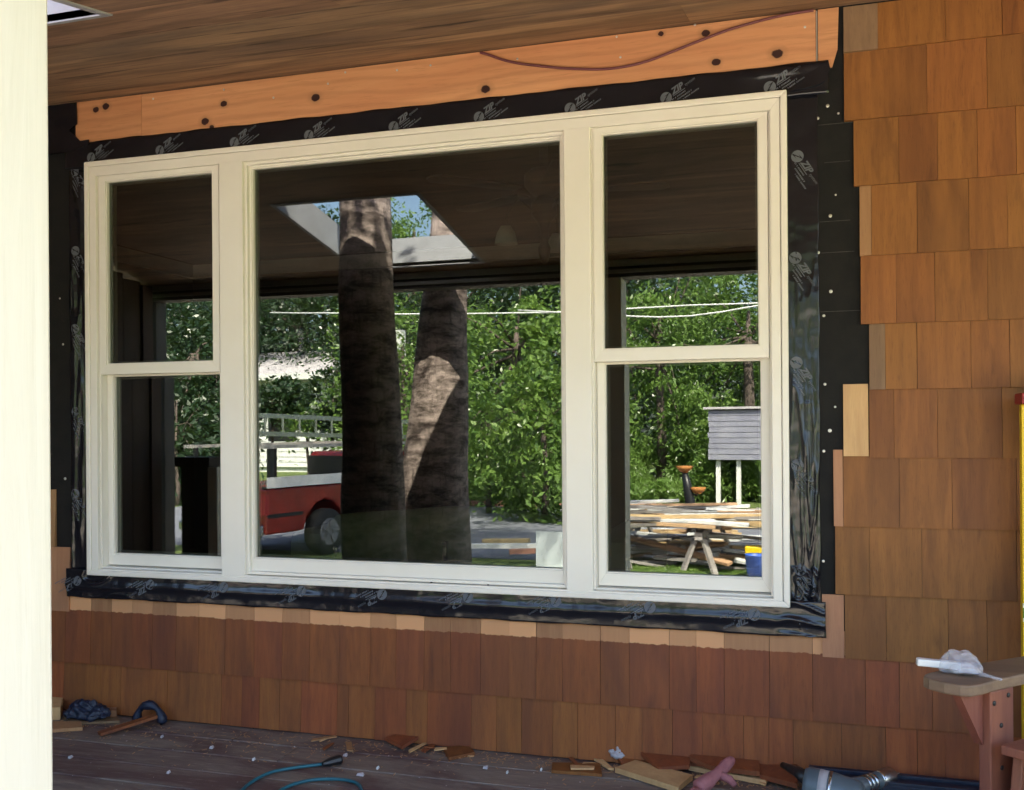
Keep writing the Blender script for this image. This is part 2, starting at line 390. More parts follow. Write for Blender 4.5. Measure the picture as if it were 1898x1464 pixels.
# beam at the front of the porch with its trim strips
hz = rp(1300, 507, 1.93)[2]
beam = thing('porch_beam', 'dark beam with pale trim strips along the open front of the porch', 'beam', (-1, -1.98, hz))
obj('beam', G().box(-4.2, 2.6, -2.05, -1.93, hz, cz(-1.93)-.002), M['trim_dark'], beam)
obj('trim_strip', G().box(-4.2, 2.6, -1.928, -1.90, cz(-1.9)-.034, cz(-1.9)-.004), M['trim_grey'], beam, bev=.002)
obj('trim_strip', G().box(-4.2, 2.6, -1.928, -1.912, cz(-1.9)-.068, cz(-1.9)-.050), M['trim_grey'], beam, bev=.002)
# posts
def post(x, y, wd, label, m):
    t = thing('porch_post', label, 'post', (x, y, 0))
    z1 = hz-.002
    obj('shaft', G().box(x-wd/2, x+wd/2, y-wd/2, y+wd/2, -.0, z1), m, t, bev=.005)
    obj('base_trim', G().box(x-wd/2-.012, x+wd/2+.012, y-wd/2-.012, y+wd/2+.012, 0.001, .13), m, t, bev=.003)
    return t
post(-.937-.07, -1.916-.07, .14, 'cream painted square porch post close to the camera at left', M['postpaint'])
post(rp(292,800,1.99)[0], -1.99, .10, 'dark porch post beside the closed left end of the porch', M['trim_dark'])

# ------------------------------------------------------------------ house wall
YW = .03
wall = thing('house_wall', 'half shingled house wall with black paper and bare header board round the new window', 'wall', (-1.2, YW, 0))
WX0, WX1, WZ0, WZ1 = -2.531, -.0725, .505, 2.005
g = G(); B = .115
g.box(-4.2, WX0+.015, YW, B, -.2, 2.45); g.box(WX1-.015, 2.6, YW, B, -.2, 2.45)
g.box(WX0+.0155, WX1-.0155, YW, B, -.2, WZ0+.012); g.box(WX0+.0155, WX1-.0155, YW, B, WZ1-.012, 2.45)
obj('building_paper', g, M['felt'], wall)
# lapped sheets of paper with pale torn seams
for (z, x0, x1) in ((1.90, .015, .108), (1.79,.03,.10), (1.62,.015,.10), (1.53,.02,.11), (1.36,.015,.13)):
    g = G().box(x0, x1, YW-.0018, YW-.0005, z, z+.0016); obj('paper_seam', g, M['seam'], wall)
# header board
KN = [(wp(u, v, .018)[0]+1.2, wp(u, v, .018)[1], r) for u, v, r in ((196,197,.012),(178,203,.009),(415,192,.009),(380,225,.012),(585,181,.013),(900,165,.013),(1308,61,.010),(1441,99,.013),(1327,115,.010),(1225,62,.006),(393,236,.006))]
M['header'] = wood('fir_header_board', (.66,.335,.16), (.58,.275,.125), (.36,.15,.07), 'x', .55, .55, .03, knots=KN, blot=(.56,.24,.11), bs=.2, rings=.3, streak=.25)
zt, zb = 2.231, 2.062
xs = [wp(140,200,.018)[0], wp(262,180,.018)[0], wp(1512,60,.018)[0], wp(1559,60,.018)[0]]
obj('header_board', G().box(xs[0], xs[1]-.001, .018, YW-.001, zb, zt), M['header'], wall)
obj('header_board', G().box(xs[1]+.001, xs[2], .018, YW-.001, zb, zt), M['header'], wall)
obj('header_board', G().prism([(xs[2]+.006, zb), (xs[3]-.025, zb), (xs[3]-.010, zb+.05), (xs[3]-.006, zt), (xs[2]+.006, zt)], .020, YW-.001, 'y'), M['header'], wall)
obj('header_seam', G().box(xs[2]+.0008, xs[2]+.0045, .016, .021, zb+.0, zt-.004), M['nail'], wall)
nail = G().lathe([(.0001,.0),(.0042,.0),(.0042,.0016),(.0025,.0022),(.0001,.0022)], n=8, M=Matrix.Rotation(R(90), 3, 'X'))
nme = None
def add_nail(u, v, y, s=1):
    global nme
    x, z = wp(u, v, y)
    if nme is None:
        o = obj('nail', G().add(nail.v, nail.f), M['nail'], wall, local=True); nme = o.data
    else:
        o = bpy.data.objects.new('nail', nme); COL.objects.link(o); o.parent = wall
    o.location = Vector((x, y+.0005, z))-wall.location; o.scale = (s, s, s)
for u, v in ((284,183),(415,166),(507,181),(640,134),(736,130),(798,121),(959,109),(1143,68),(1150,106),(1492,50),(608,155),(1288,46)): add_nail(u, v, .018, .9)
for u, v, s in ((1534,196,1.2),(1516,219,1),(1539,400,1.2),(1549,361,.7),(1540,540,1.2),(1527,585,1),(1529,712,1),(1538,798,1.3),(1527,836,1),(1526,1040,1),(1517,468,1),(117,638,1),(121,887,1.3),(111,553,.8),(119,226,1),(1548,754,.8),(1554,210,.8)): add_nail(u, v, YW, s)

# shingles
def shingle(x0, x1, z0, z1, m, t=.0135, lift=0, skew=0, name='shingle', lab=None):
    z0a, z0b = z0+random.uniform(-.0007,.0007)+skew, z0+random.uniform(-.0007,.0007)
    yb = YW-.001-lift; zt_ = z1
    ta = t+random.uniform(-.001,.0012)
    x0 += .0005; x1 -= .0005
    xt = random.uniform(-.0006,.0006)
    vs = [(x0,yb,z0a),(x1,yb,z0b),(x1+xt,yb,zt_),(x0+xt,yb,zt_),(x0,yb-ta,z0a),(x1,yb-ta,z0b),(x1+xt,yb-.0035,zt_),(x0+xt,yb-.0035,zt_)]
    o = obj(name, G().add(vs, [(0,1,2,3),(4,7,6,5),(0,4,5,1),(1,5,6,2),(2,6,7,3),(3,7,4,0)]), m, wall)
    if lab: o['label'] = lab
    return o
def course(zbot, ztop, pxs, v, m, mats=None, y=.017):
    X = [wp(u, v, y)[0] for u in pxs]
    while X[-1] < 2.3: X.append(X[-1]+random.uniform(.09,.20))
    for i, (a, b) in enumerate(zip(X[:-1], X[1:])):
        mm = (mats or {}).get(i, m)
        shingle(a, b, zbot, ztop, mm)
SB, SR, SG, SP, SW = M['shingle_brown'], M['shingle_red'], M['shingle_grey'], M['shingle_pale'], M['shingle_raw']
ov = .022
course(2.098, 2.231, [1563,1627,1753,1858], 50, SB, {0: SG})
course(1.902, 2.098+ov, [1564,1718,1830,1900], 150, SB)
course(1.714, 1.902+ov, [1582,1666,1738,1812,1884], 280, SB)
course(1.515, 1.714+ov, [1593,1615,1700,1796,1868], 400, SB, {0: SW})
course(1.320, 1.515+ov, [1595,1661,1733,1831], 530, SB)
course(1.134, 1.320+ov, [1611,1641,1700,1800,1872], 650, SB, {0: SG})
course(.940, 1.134+ov, [1611,1657,1738,1858], 780, SB)
shingle(wp(1563,780,.017)[0], wp(1610,780,.017)[0], .944, 1.150, SP, lab='pale unstained shingle at the ragged edge')
course(.743, .940+ov, [1545,1563,1667,1765,1885], 910, SB, {0: SW})
course(.549, .743+ov, [1548,1612,1709,1885], 1040, SB)
course(.366, .549+ov, [1566,1643,1758,1830,1895], 1170, SB)
shingle(wp(1524,1170,.017)[0], wp(1565,1170,.017)[0], .366, .545, SW)
pj = [60,120,167,205,243,281,325,367,416,470,522,573,628,685,733,785,834,890,943,993,1042,1112,1166,1240,1290,1342,1426,1506,1604,1667,1728,1800,1870]
X = [wp(u, 1180+(u-600)*.055, .017)[0] for u in pj]; X = [X[0]-.14*k for k in range(10, 0, -1)]+X
while X[-1] < 2.3: X.append(X[-1]+random.uniform(.08,.18))
for a, b in zip(X[:-1], X[1:]):
    hi = .440 if a < wp(1545,1150,.017)[0] else .366+ov
    shingle(a, b, .179, hi, SR if a < .45 else SB)
pj = [70,117,185,223,309,350,409,447,480,517,557,624,645,694,752,791,873,920,966,1024,1070,1140,1190,1246,1302,1378,1425,1470,1560,1642,1700,1752]
X = [wp(u, 1300+(u-600)*.055, .017)[0] for u in pj]; X = [X[0]-.12*k for k in range(12, 0, -1)]+X
while X[-1] < 2.3: X.append(X[-1]+random.uniform(.08,.18))
for a, b in zip(X[:-1], X[1:]): shingle(a, b, .004, .179+ov, M['shingle_low'])
# left of the window
shingle(-2.80, wp(128,1070,.017)[0]-.001, .366, .60, SW); shingle(-2.95, -2.805, .366, .80, SB)
z0 = .60; xe = wp(101,970,.017)[0]
for zb_ in (.60, .79, .98, 1.17, 1.36, 1.55, 1.74, 1.93, 2.12):
    x = xe if zb_ < .7 else xe-.09
    while x > -4.2:
        wd = random.uniform(.08,.16); shingle(x-wd, x, zb_+.002, min(zb_+.19+ov, 2.235), SW if (x == xe and zb_ < .7) else SB); x -= wd

# ------------------------------------------------------------------ flashing tape with its printed marks
def text_mesh(body, size, shear=0, bold=.0):
    c = bpy.data.curves.new('t', 'FONT'); c.body = body; c.size = size; c.shear = shear; c.offset = bold; c.resolution_u = 2
    o = bpy.data.objects.new('t', c); COL.objects.link(o); dg = bpy.context.evaluated_depsgraph_get()
    me = bpy.data.meshes.new_from_object(o.evaluated_get(dg)); bpy.data.objects.remove(o)
    vs = [tuple(v.co) for v in me.vertices]; fs = [tuple(p.vertices) for p in me.polygons]; bpy.data.meshes.remove(me); return vs, fs
def put(g, vf, ox, oz, y=0):
    g.add([(a+ox, y, b+oz) for a, b, c in vf[0]], vf[1])
lg = G()
Rr = .020
def arcpoly(a0, a1, r0, r1, n=14):
    p = [(r1*math.cos(R(a0+(a1-a0)*i/n)), r1*math.sin(R(a0+(a1-a0)*i/n))) for i in range(n+1)]
    p += [(r0*math.cos(R(a1+(a0-a1)*i/n)), r0*math.sin(R(a1+(a0-a1)*i/n))) for i in range(n+1)]
    return p
def flat(g, poly, y=0): g.add([(a, y, b) for a, b in poly], [tuple(range(len(poly)))])
# round emblem: two swooshes that leave a dark Z between them
up_ = [(Rr*math.cos(R(a)), Rr*math.sin(R(a))) for a in range(25, 206, 12)]+[(-.006,-.002),(.007,.006),(-.004,.007),(.013,.0095)]
dn_ = [(-x, -y) for x, y in up_]
flat(lg, up_); flat(lg, dn_)
put(lg, text_mesh('ZIP', .030, .30, .0012), .024, -.004); put(lg, text_mesh('system', .0145, .30), .072, -.003)
flat(lg, [(.022,-.010),(.068,-.010),(.070,-.0075),(.023,-.0075)])
for k in range(3):
    x = .012+.016*k
    while x < .062+.020*k:
        wl = random.uniform(.0022,.0042); z = -.020-.0095*k
        flat(lg, [(x, z), (x+wl, z), (x+wl+.0014, z+.0048), (x+.0014, z+.0048)]); x += wl+.0016
        if random.random() < .15: x += .003
lg.v = [(x*.88, y, z*.88) for x, y, z in lg.v]
lmesh = bpy.data.meshes.new('printed_mark'); lmesh.from_pydata(lg.v, [], lg.f); lmesh.materials.append(M['print'])
def lnoise(x, z, s): return MN.noise(Vector((x*s, z*s, 3.3)))
def ridge(x, z, a, b, k=0.): return max(0, 1-abs(MN.noise(Vector((x*a, z*b, k))))*3.2)**2
def tape(x0, x1, z0, z1, y, label, marks, ang, disp, nx, nz, wob=.002):
    t = thing('flashing_tape', label, 'tape', ((x0+x1)/2, y, z0), group='black flashing tape round the window')
    g = G(); vs = []
    def depth(x, z): return -max(0, disp(x, z))
    ex = lambda q, k: wob*math.sin(q*19+k)*.6+wob*math.sin(q*47+k*2)*.4
    for j in range(nz+1):
        for i in range(nx+1):
            a, b = i/nx, j/nz; x = x0+(x1-x0)*a; z = z0+(z1-z0)*b
            xx = x+(ex(z, 1) if i in (0, nx) else 0); zz = z+(ex(x, 2) if j in (0, nz) else 0)
            vs.append((xx, y+depth(x, z), zz))
    g.add(vs, [(j*(nx+1)+i, j*(nx+1)+i+1, (j+1)*(nx+1)+i+1, (j+1)*(nx+1)+i) for j in range(nz) for i in range(nx)])
    o = obj('tape_strip', g, M['tape'], t, smooth=True)
    s = o.modifiers.new('t', 'SOLIDIFY'); s.thickness = .0007; s.offset = 1
    for (u, v) in marks:
        x, z = wp(u, v, y)
        me = bpy.data.meshes.new('printed_mark'); ca, sa = math.cos(R(ang)), math.sin(R(ang)); vv = []
        for p in lmesh.vertices:
            X = x+p.co.x*ca-p.co.z*sa; Z = z+p.co.x*sa+p.co.z*ca
            vv.append((X-t.location.x, depth(X, Z)-.0016, Z-t.location.z))
        me.from_pydata(vv, [], [tuple(p.vertices) for p in lmesh.polygons]); me.materials.append(M['print'])
        q = bpy.data.objects.new('printed_mark', me); COL.objects.link(q); q.parent = t
    return t
def dtop(x, z): return .0015*(1+lnoise(x, z, 9))+(.007*math.exp(-((x+.09)/.12)**2)*max(0, 1-abs(z-2.068-.01*math.sin(x*9))/.010))
def dright(x, z):
    a = min(1, max(.12, (1.70-z)/1.0))
    fade = min(1, max(0, (x-WX1)/.010))*min(1, max(0, (.013-x)/.012))
    w_ = x+.010*math.sin(z*4.3)
    return fade*a*(.010*ridge(w_, z, 26, 2.3, 1.7)+.006*ridge(w_, z, 55, 4.5, 5.1)*(1 if z < 1.1 else .4)+(.010*ridge(x+z*.6, z-x, 30, 14, 8.) if z < .62 else 0))+.0008*(1+lnoise(x, z, 9))
def dbot(x, z):
    zc = .468+.006*lnoise(x, 0, 2.5)-.004*x*.3
    r = math.exp(-((z-zc)/.013)**2)
    c = math.exp(-((x-.0)/.10)**2)+math.exp(-((x+2.5)/.12)**2)
    return .0075*r*(.75+.35*lnoise(x, 1, 4))+.002*(1+lnoise(x, z, 12))+c*.010*ridge(x, z, 9, 24, 2.)
def dleft(x, z): return .001*(1+lnoise(x, z, 14))+.006*ridge(x, z, 30, 2.5, 6.)*min(1, max(0, (WX0+.01-x)/.02))
tape(-2.625, wp(1535,150,YW)[0], WZ1-.02, 2.080, YW-.004-.012, 'black flashing tape across the wall above the window', [(1427,162),(1235,182),(1057,201),(888,217),(730,235),(573,251),(435,264),(297,279),(170,292)], 30, dtop, 220, 10)
tape(WX1-.02, wp(1518,600,YW)[0], .44, WZ1+.02, YW-.002, 'wrinkled black flashing tape down the right side of the window', [(1478,290),(1474,478),(1476,672),(1478,862),(1483,1055)], -58, dright, 44, 330)
tape(wp(131,600,YW)[0], WX0+.02, .44, WZ1-.02, YW-.002, 'black flashing tape down the left side of the window', [(141,318),(141,465),(141,610),(141,763),(141,915)], -62, dleft, 20, 160)
tape(wp(131,1100,YW)[0], wp(1531,1150,YW)[0], .422, WZ0+.02, YW-.018, 'black flashing tape with a long shiny crease below the window', [(146,1076),(280,1083),(416,1088),(560,1095),(709,1101),(868,1106),(1031,1113),(1205,1125),(1398,1138)], 207, dbot, 420, 22)
# folded tape corners lapping over the top ends
solo('tape_flap', G().prism([(wp(1462,160,.01)[0], 2.0), (wp(1535,130,.01)[0], 2.078), (wp(1537,130,.01)[0]+.002, 2.055), (wp(1530,150,.01)[0], 2.02), (wp(1520,160,.01)[0], 2.012), (wp(1500,160,.01)[0], 2.006)], .004, .0075, 'y'), M['tape'], 'loose folded end of black tape at the upper right corner', 'tape')
solo('tape_flap', G().prism([(wp(96,210,.015)[0]-.05, 2.225), (wp(143,200,.015)[0], 2.228), (wp(144,215,.015)[0], 2.15), (wp(130,240,.015)[0], 2.13), (wp(150,262,.015)[0], 2.086), (wp(166,262,.015)[0], 2.088), (wp(166,268,.015)[0], 2.07), (wp(130,290,.015)[0], 2.05), (wp(96,290,.015)[0]-.05, 2.05)], .010, .0135, 'y'), M['tape'], 'black paper patch under the ceiling at the upper left corner', 'tape')

# ------------------------------------------------------------------ window
win = thing('window', 'new cream triple window, picture pane between two double hung sashes', 'window', (-1.3, .03, WZ0))
P = M['paint']
def ring(g, x0, x1, z0, z1, wd, y0, y1, wt=None, wb=None, wr=None):
    wt = wt or wd; wb = wb or wd; wr = wr or wd
    # mitred ring of four prisms
    for q in ([(x0,z0),(x0,z1),(x0+wd,z1-wt),(x0+wd,z0+wb)], [(x1,z1),(x1,z0),(x1-wr,z0+wb),(x1-wr,z1-wt)],
              [(x0,z1),(x1,z1),(x1-wr,z1-wt),(x0+wd,z1-wt)], [(x1,z0),(x0,z0),(x0+wd,z0+wb),(x1-wr,z0+wb)]):
        g.prism(q, y0, y1, 'y')
    return g
MX = ((-1.969, -1.876), (-.739, -.655))
# brick mould: outer lip, groove, face
obj('outer_lip', ring(G(), WX0, WX1, WZ0, WZ1, .019, .0, .032), P, win, bev=.0035)
obj('casing', ring(G(), WX0+.0205, WX1-.0205, WZ0+.014, WZ1-.0205, .027, .0045, .034, wt=.033, wb=.010), P, win, bev=.0015)
g = ring(G(), WX0+.004, WX1-.004, WZ0+.004, WZ1-.004, .05, .030, .110, wb=.026); obj('jamb', g, P, win)
zi0, zi1 = WZ0+.0245, WZ1-.0535
for a, b in MX:
    obj('mullion', G().box(a, b, .004, .108, WZ0+.019, zi1+.004), P, win, bev=.003)
cells = ((WX0+.0475, MX[0][0]), (MX[0][1], MX[1][0]), (MX[1][1], WX1-.0475))
# sloping sill in each opening
for a, b in cells:
    g = G().add([(a,.006,zi0-.004),(b,.006,zi0-.004),(b,.10,zi0+.014),(a,.10,zi0+.014),(a,.006,zi0-.014),(b,.006,zi0-.014),(b,.10,zi0-.014),(a,.10,zi0-.014)],
                [(0,1,2,3),(4,7,6,5),(0,4,5,1),(1,5,6,2),(2,6,7,3),(3,7,4,0)])
    obj('sill', g, P, win)
GS = {}
def sash(x0, x1, z0, z1, y, st, rt, rb, name='sash'):
    o = obj(name, ring(G(), x0+.0015, x1-.0015, z0, z1, st, y, y+.036, wt=rt, wb=rb), P, win, bev=.0010)
    bd = obj('glazing_bead', ring(G(), x0+st+.0002, x1-st-.0002, z0+rb+.0002, z1-rt-.0002, .004, y+.005, y+.030), P, o)
    bd.location = (0,0,0)
    obj('pane', G().box(x0+st-.004, x1-st+.004, y+.0175, y+.0215, z0+rb-.004, z1-rt+.004), M['glass'], o)
    sp = obj('spacer', ring(G(), x0+st+.006, x1-st-.006, z0+rb+.006, z1-rt-.006, .006, y+.024, y+.034), M['trim_grey'], o)
    return o
for k in (0, 2):
    a, b = cells[k]
    obj('side_track', G().box(a, a+.006, .020, .096, zi0+.004, zi1), P, win); obj('side_track', G().box(b-.006, b, .020, .096, zi0+.004, zi1), P, win)
    sash(a+.006, b-.006, 1.232, zi1-.001, .014, .027, .018, .036)
    sash(a+.006, b-.006, zi0+.010, 1.264, .050, .024, .034, .038)
a, b = cells[1]
obj('stop', ring(G(), a, b, zi0+.002, zi1, .010, .018, .050, wb=.010), P, win, bev=.0015)
sash(a+.004, b-.004, zi0+.010, zi1-.001, .034, .012, .014, .044, 'fixed_sash')
for u, v in ((625,1030),(826,1022)):
    x, z = wp(u, v, .13)
    g = G().box(x-.007, x+.007, .118, .130, z-.04, z+.02); g.box(x-.009, x+.009, .112, .134, z+.022, z+.034)
    obj('latch', g, M['chrome'], win, bev=.001)
for u, v in ((1055,1088),(1072,1085),(905,1060),(150+650,1066)):
    x, z = wp(u, v, .02); obj('dirt_crumb', G().box(x-.003, x+.003, .016, .020, zi0-.001, zi0+.003), M['trunk'], win)

# ------------------------------------------------------------------ room behind the glass
room = thing('living_room', 'dark living room seen dimly through the window glass', 'room', (-2, 2, 0))
RX0, RX1, RY1, RZ1 = -5.2, 1.4, 4.3, 2.44
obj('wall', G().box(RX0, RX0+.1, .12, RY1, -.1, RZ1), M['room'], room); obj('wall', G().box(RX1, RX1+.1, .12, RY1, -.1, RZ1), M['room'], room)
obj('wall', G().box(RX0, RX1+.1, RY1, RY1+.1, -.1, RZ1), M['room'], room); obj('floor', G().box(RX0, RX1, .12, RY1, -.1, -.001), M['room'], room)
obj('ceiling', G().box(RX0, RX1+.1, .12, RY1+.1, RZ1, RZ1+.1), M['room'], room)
obj('crown_moulding', G().box(-5.1, -5.06, .13, RY1, RZ1-.13, RZ1-.02), M['trim_grey'], room)
obj('crown_moulding', G().box(-5.06, RX1, RY1-.05, RY1-.01, RZ1-.13, RZ1-.02), M['trim_grey'], room)
sx0, sz = wp(590, 940, .62); sx1, _ = wp(1090, 940, .62); sz = wp(800, 940, .62)[1]
sofa = thing('sofa', 'olive green sofa with its back to the picture window', 'sofa', ((sx0+sx1)/2, .8, 0))
def soft(g, x0, x1, y0, y1, z0, z1, n=10, sag=.02):
    vs = []; 
    for j in range(7):
        for i in range(n+1):
            a = i/n; x = x0+(x1-x0)*a; e = math.sin(math.pi*a)**.25 if 0 < a < 1 else .0
            prof = [(y0,z0),(y0-.01,z0+(z1-z0)*.5),(y0+.01,z1-.06),(y0+.06,z1),(y1-.05,z1-.005),(y1,z1-.06),(y1,z0)][j]
            zz = prof[1]-(1-e)*.06*(prof[1] > z0)-sag*.4*math.sin(a*9)*(prof[1] > z0)
            vs.append((x, prof[0]+.006*math.sin(a*23+j), zz))
    fs = [(j*(n+1)+i, j*(n+1)+i+1, (j+1)*(n+1)+i+1, (j+1)*(n+1)+i) for j in range(6) for i in range(n)]
    return g.add(vs, fs)
obj('backrest', soft(G(), sx0+.1, sx1, .45, .72, .10, sz, 24), M['sofa'], sofa, smooth=True)
obj('armrest', G().beam((sx0+.02,.5,.38),(sx0+.02,1.3,.38), .2, .50), M['sofa'], sofa, bev=.05)
obj('armrest', G().beam((sx1+.1,.5,.38),(sx1+.1,1.3,.38), .2, .50), M['sofa'], sofa, bev=.05)
obj('seat', G().box(sx0+.13, sx1-.01, .73, 1.35, .10, .42), M['sofa'], sofa, bev=.04)
# ceiling fan inside
fy = 1.1; fx, fz = wp(1008, 312, fy)
fan = thing('ceiling_fan', 'dark bronze ceiling fan with glass lamp shades hanging inside the room', 'ceiling fan', (fx, fy, fz))
obj('downrod', G().tube([(fx,fy,RZ1),(fx,fy,fz-.02)], .018, 10), M['bronze'], fan, smooth=True)
obj('motor_housing', G().lathe([(.02,0),(.055,-.004),(.085,-.03),(.085,-.075),(.065,-.10),(.04,-.12)][::-1], (fx,fy,fz), 24), M['bronze'], fan, smooth=True)
obj('light_kit', G().lathe([(.03,-.12),(.055,-.15),(.055,-.20),(.03,-.23),(.018,-.26),(.018,-.32),(.028,-.34),(.02,-.39),(.004,-.41)][::-1], (fx,fy,fz), 16), M['bronze'], fan, smooth=True)
for k in range(5):
    an = R(8+72*k); c, s = math.cos(an), math.sin(an)
    g = G().add([(fx+c*r-s*w_, fy+s*r+c*w_, fz-.10+dz) for r, w_ in ((.12,.04),(.50,.06),(.53,.025),(.53,-.025),(.50,-.06),(.12,-.04)) for dz in (0,.008)],
                [(0,2,4,6,8,10),(11,9,7,5,3,1)]+[(2*i, 2*i+1, (2*i+3)%12, (2*i+2)%12) for i in range(6)])
    obj('blade', g, M['bronze'], fan)
for k in range(3):
    an = R(205+120*k); c, s = math.cos(an), math.sin(an)
    obj('lamp_arm', G().tube([(fx+c*.05,fy+s*.05,fz-.18),(fx+c*.11,fy+s*.11,fz-.13),(fx+c*.16,fy+s*.16,fz-.20),(fx+c*.165,fy+s*.165,fz-.25)], .006, 6), M['bronze'], fan, smooth=True)
    obj('lamp_shade', G().lathe([(.022,0),(.04,-.03),(.05,-.075),(.046,-.077),(.036,-.03),(.018,-.003)][::-1], (fx+c*.165,fy+s*.165,fz-.25), 14), M['white'], fan, smooth=True)

# ------------------------------------------------------------------ closed left end of the porch, railing
ex = rp(296,800,1.9)[0]-.03
endw = thing('porch_end_wall', 'dark brown boarded end wall closing the left side of the porch', 'wall', (ex, -1, 0))
M['endwood'] = wood('dark_brown_board', (.085,.05,.03), (.06,.035,.022), (.03,.018,.012), 'z', .7)
y = .0
while y > -1.75:
    obj('board', G().box(ex-.02, ex, y-.148, y-.002, 0.001, cz(y-.148)-.01), M['endwood'], endw); y -= .15
obj('corner_trim', G().box(ex-.02, ex+.014, y-.09, y-.003, .001, cz(y-.09)-.01), M['endwood'], endw)
rail = thing('porch_railing', 'brown porch railing with pale balusters at the far left', 'railing', (-3.9, -2, 0))
nx = rp(390,900,1.98)[0]
x = ex+.10
while x < nx-.06:
    obj('board', G().box(x, min(x+.098, nx-.032), -2.01, -1.96, .02, .80), M['endwood'], rail); x += .10
obj('handrail', G().box(ex+.08, nx-.0, -2.05, -1.92, .802, .86), M['endwood'], rail, bev=.004)
obj('newel', G().box(nx-.03, nx+.035, -2.03, -1.95, .0, .80), M['postpaint'], rail, bev=.004)

# ------------------------------------------------------------------ foliage
def leaves(name, cen, size, m, parent=None, droop=.5, aspect=.42, loc=(0,0,0)):
    n = len(cen)
    a = rng.normal(size=(n,3)); a[:,2] = a[:,2]*.5-droop; a /= np.linalg.norm(a, axis=1)[:,None]
    b = rng.normal(size=(n,3)); b -= (b*a).sum(1)[:,None]*a; b /= np.linalg.norm(b, axis=1)[:,None]
    L = size*rng.uniform(.6,1.35,(n,1))
    cen = cen-np.array(loc)
    v = np.stack([cen-a*L/2, cen-a*L*.05+b*L*aspect/2, cen+a*L/2, cen-a*L*.05-b*L*aspect/2], 1).reshape(-1,3)
    me = bpy.data.meshes.new(name); me.vertices.add(4*n); me.vertices.foreach_set('co', v.ravel())
    me.loops.add(4*n); me.loops.foreach_set('vertex_index', np.arange(4*n)); me.polygons.add(n)
    me.polygons.foreach_set('loop_start', np.arange(0,4*n,4)); me.polygons.foreach_set('loop_total', np.full(n,4)); me.update()
    me.materials.append(m); o = bpy.data.objects.new(name, me); COL.objects.link(o); o.parent = parent
    return o
def clumps(c, r, nc, per, spread, shell=.55):
    d = rng.normal(size=(nc,3)); d /= np.linalg.norm(d, axis=1)[:,None]
    rad = (shell+(1-shell)*rng.uniform(size=(nc,1)))*(1+.18*np.sin(d[:,:1]*5+d[:,2:]*7))
    cc = np.array(c)+d*rad*np.array(r)
    sp = spread*rng.uniform(.5,1.4,(nc,1,1))
    off = rng.normal(size=(nc,per,3))*sp*np.array((1,1,.55))
    off[:,:,2] -= .35*(off[:,:,0]**2+off[:,:,1]**2)/spread     # boughs bend down at the rim
    return (cc[:,None,:]+off).reshape(-1,3), cc
def tree(label, base, h, r, cr, m, nc=110, per=130, size=.14, spread=.35, cz_=None, lean=0, group='trees beyond the driveway', droop=.5):
    bx, by, bz = base
    t = thing('tree', label, 'tree', base, group=group)
    cz0 = cz_ if cz_ is not None else bz+h*.62
    top = (bx+lean, by, cz0+cr[2]*.5)
    pts = [(bx, by, bz-.1), (bx+lean*.2+.03, by, bz+h*.2), (bx+lean*.5-.03, by, bz+h*.45), top]
    g = G().tube(pts, [r*1.25, r, r*.8, r*.25], 9)
    cen, cc = clumps((bx+lean, by, cz0), cr, nc, per, spread)
    for k in range(0, len(cc), max(1, len(cc)//14)):
        p = Vector(cc[k]); q = Vector(pts[2]).lerp(Vector(top), random.random()*.7)
        g.tube([q, q.lerp(p,.5)+Vector((0,0,.12)), p], [r*.3, r*.16, r*.05], 5)
    obj('trunk', g, M['trunk'], t, smooth=True)
    leaves('crown', cen, size, m, t, droop, loc=base)
    return t
LM, LB, LD = M['leaf'], M['leaf_bright'], M['leaf_dark']
# two big trunks right in front of the porch (their crowns are high above)
def big_trunk(edges, t, label, zt, lean):
    c = []
    for v, uL, uR in edges:
        xa, xb = rp(uL, v, t)[0], rp(uR, v, t)[0]; c.append((rp((uL+uR)/2, v, t)[2], (xa+xb)/2, (xb-xa)/2*.97))
    c.sort(); zs = [q[0] for q in c]
    base = np.interp(GZ, zs, [q[1] for q in c])
    th = thing('tree', label, 'tree', (float(base), -t, GZ), group='big trees in front of the house')
    pts = []; rad = []; z = GZ-.1
    while z < zt:
        if z <= zs[-1]: x = np.interp(z, zs, [q[1] for q in c]); r = np.interp(z, zs, [q[2] for q in c])
        else: x = c[-1][1]+lean*(z-zs[-1]); r = c[-1][2]*(1-.055*(z-zs[-1]))
        if z < zs[0]: r = c[0][2]*(1+.25*((zs[0]-z)/1.2)**2)
        pts.append((float(x)+.004*math.sin(z*7), -t-.006*math.cos(z*5), z)); rad.append(float(r)); z += .12
    g = G().tube(pts, rad, 40)
    nn = 40; ps = [Vector(p) for p in pts]
    for i in range(len(pts)):           # furrows and swellings of the bark
        for k in range(nn):
            p = Vector(g.v[i*nn+k]); d = p-ps[i]; a_ = 2*math.pi*k/nn
            f = MN.noise(Vector((math.cos(a_)*2.2, math.sin(a_)*2.2, pts[i][2]*1.1+t*5)))*.06+MN.noise(Vector((math.cos(a_)*7, math.sin(a_)*7, pts[i][2]*3+t)))*.045
            g.v[i*nn+k] = tuple(ps[i]+d*(1+f))
    obj('trunk', g, M['bark'], th, smooth=True)
    return th, pts[-1], rad[-1]
T1, tp1, r1 = big_trunk([(400,630,718),(540,631,725),(700,632,733),(820,636,740),(930,636,748)], 1.27, 'dark bark trunk rising through the opening in the porch roof', 7.5, -.04)
T2, tp2, r2 = big_trunk([(400,800,864),(535,785,862),(640,772,863),(750,761,864),(840,752,865),(930,744,866)], 2.27, 'thick trunk with pale sunlit streak just outside the porch beam', 8.5, .06)
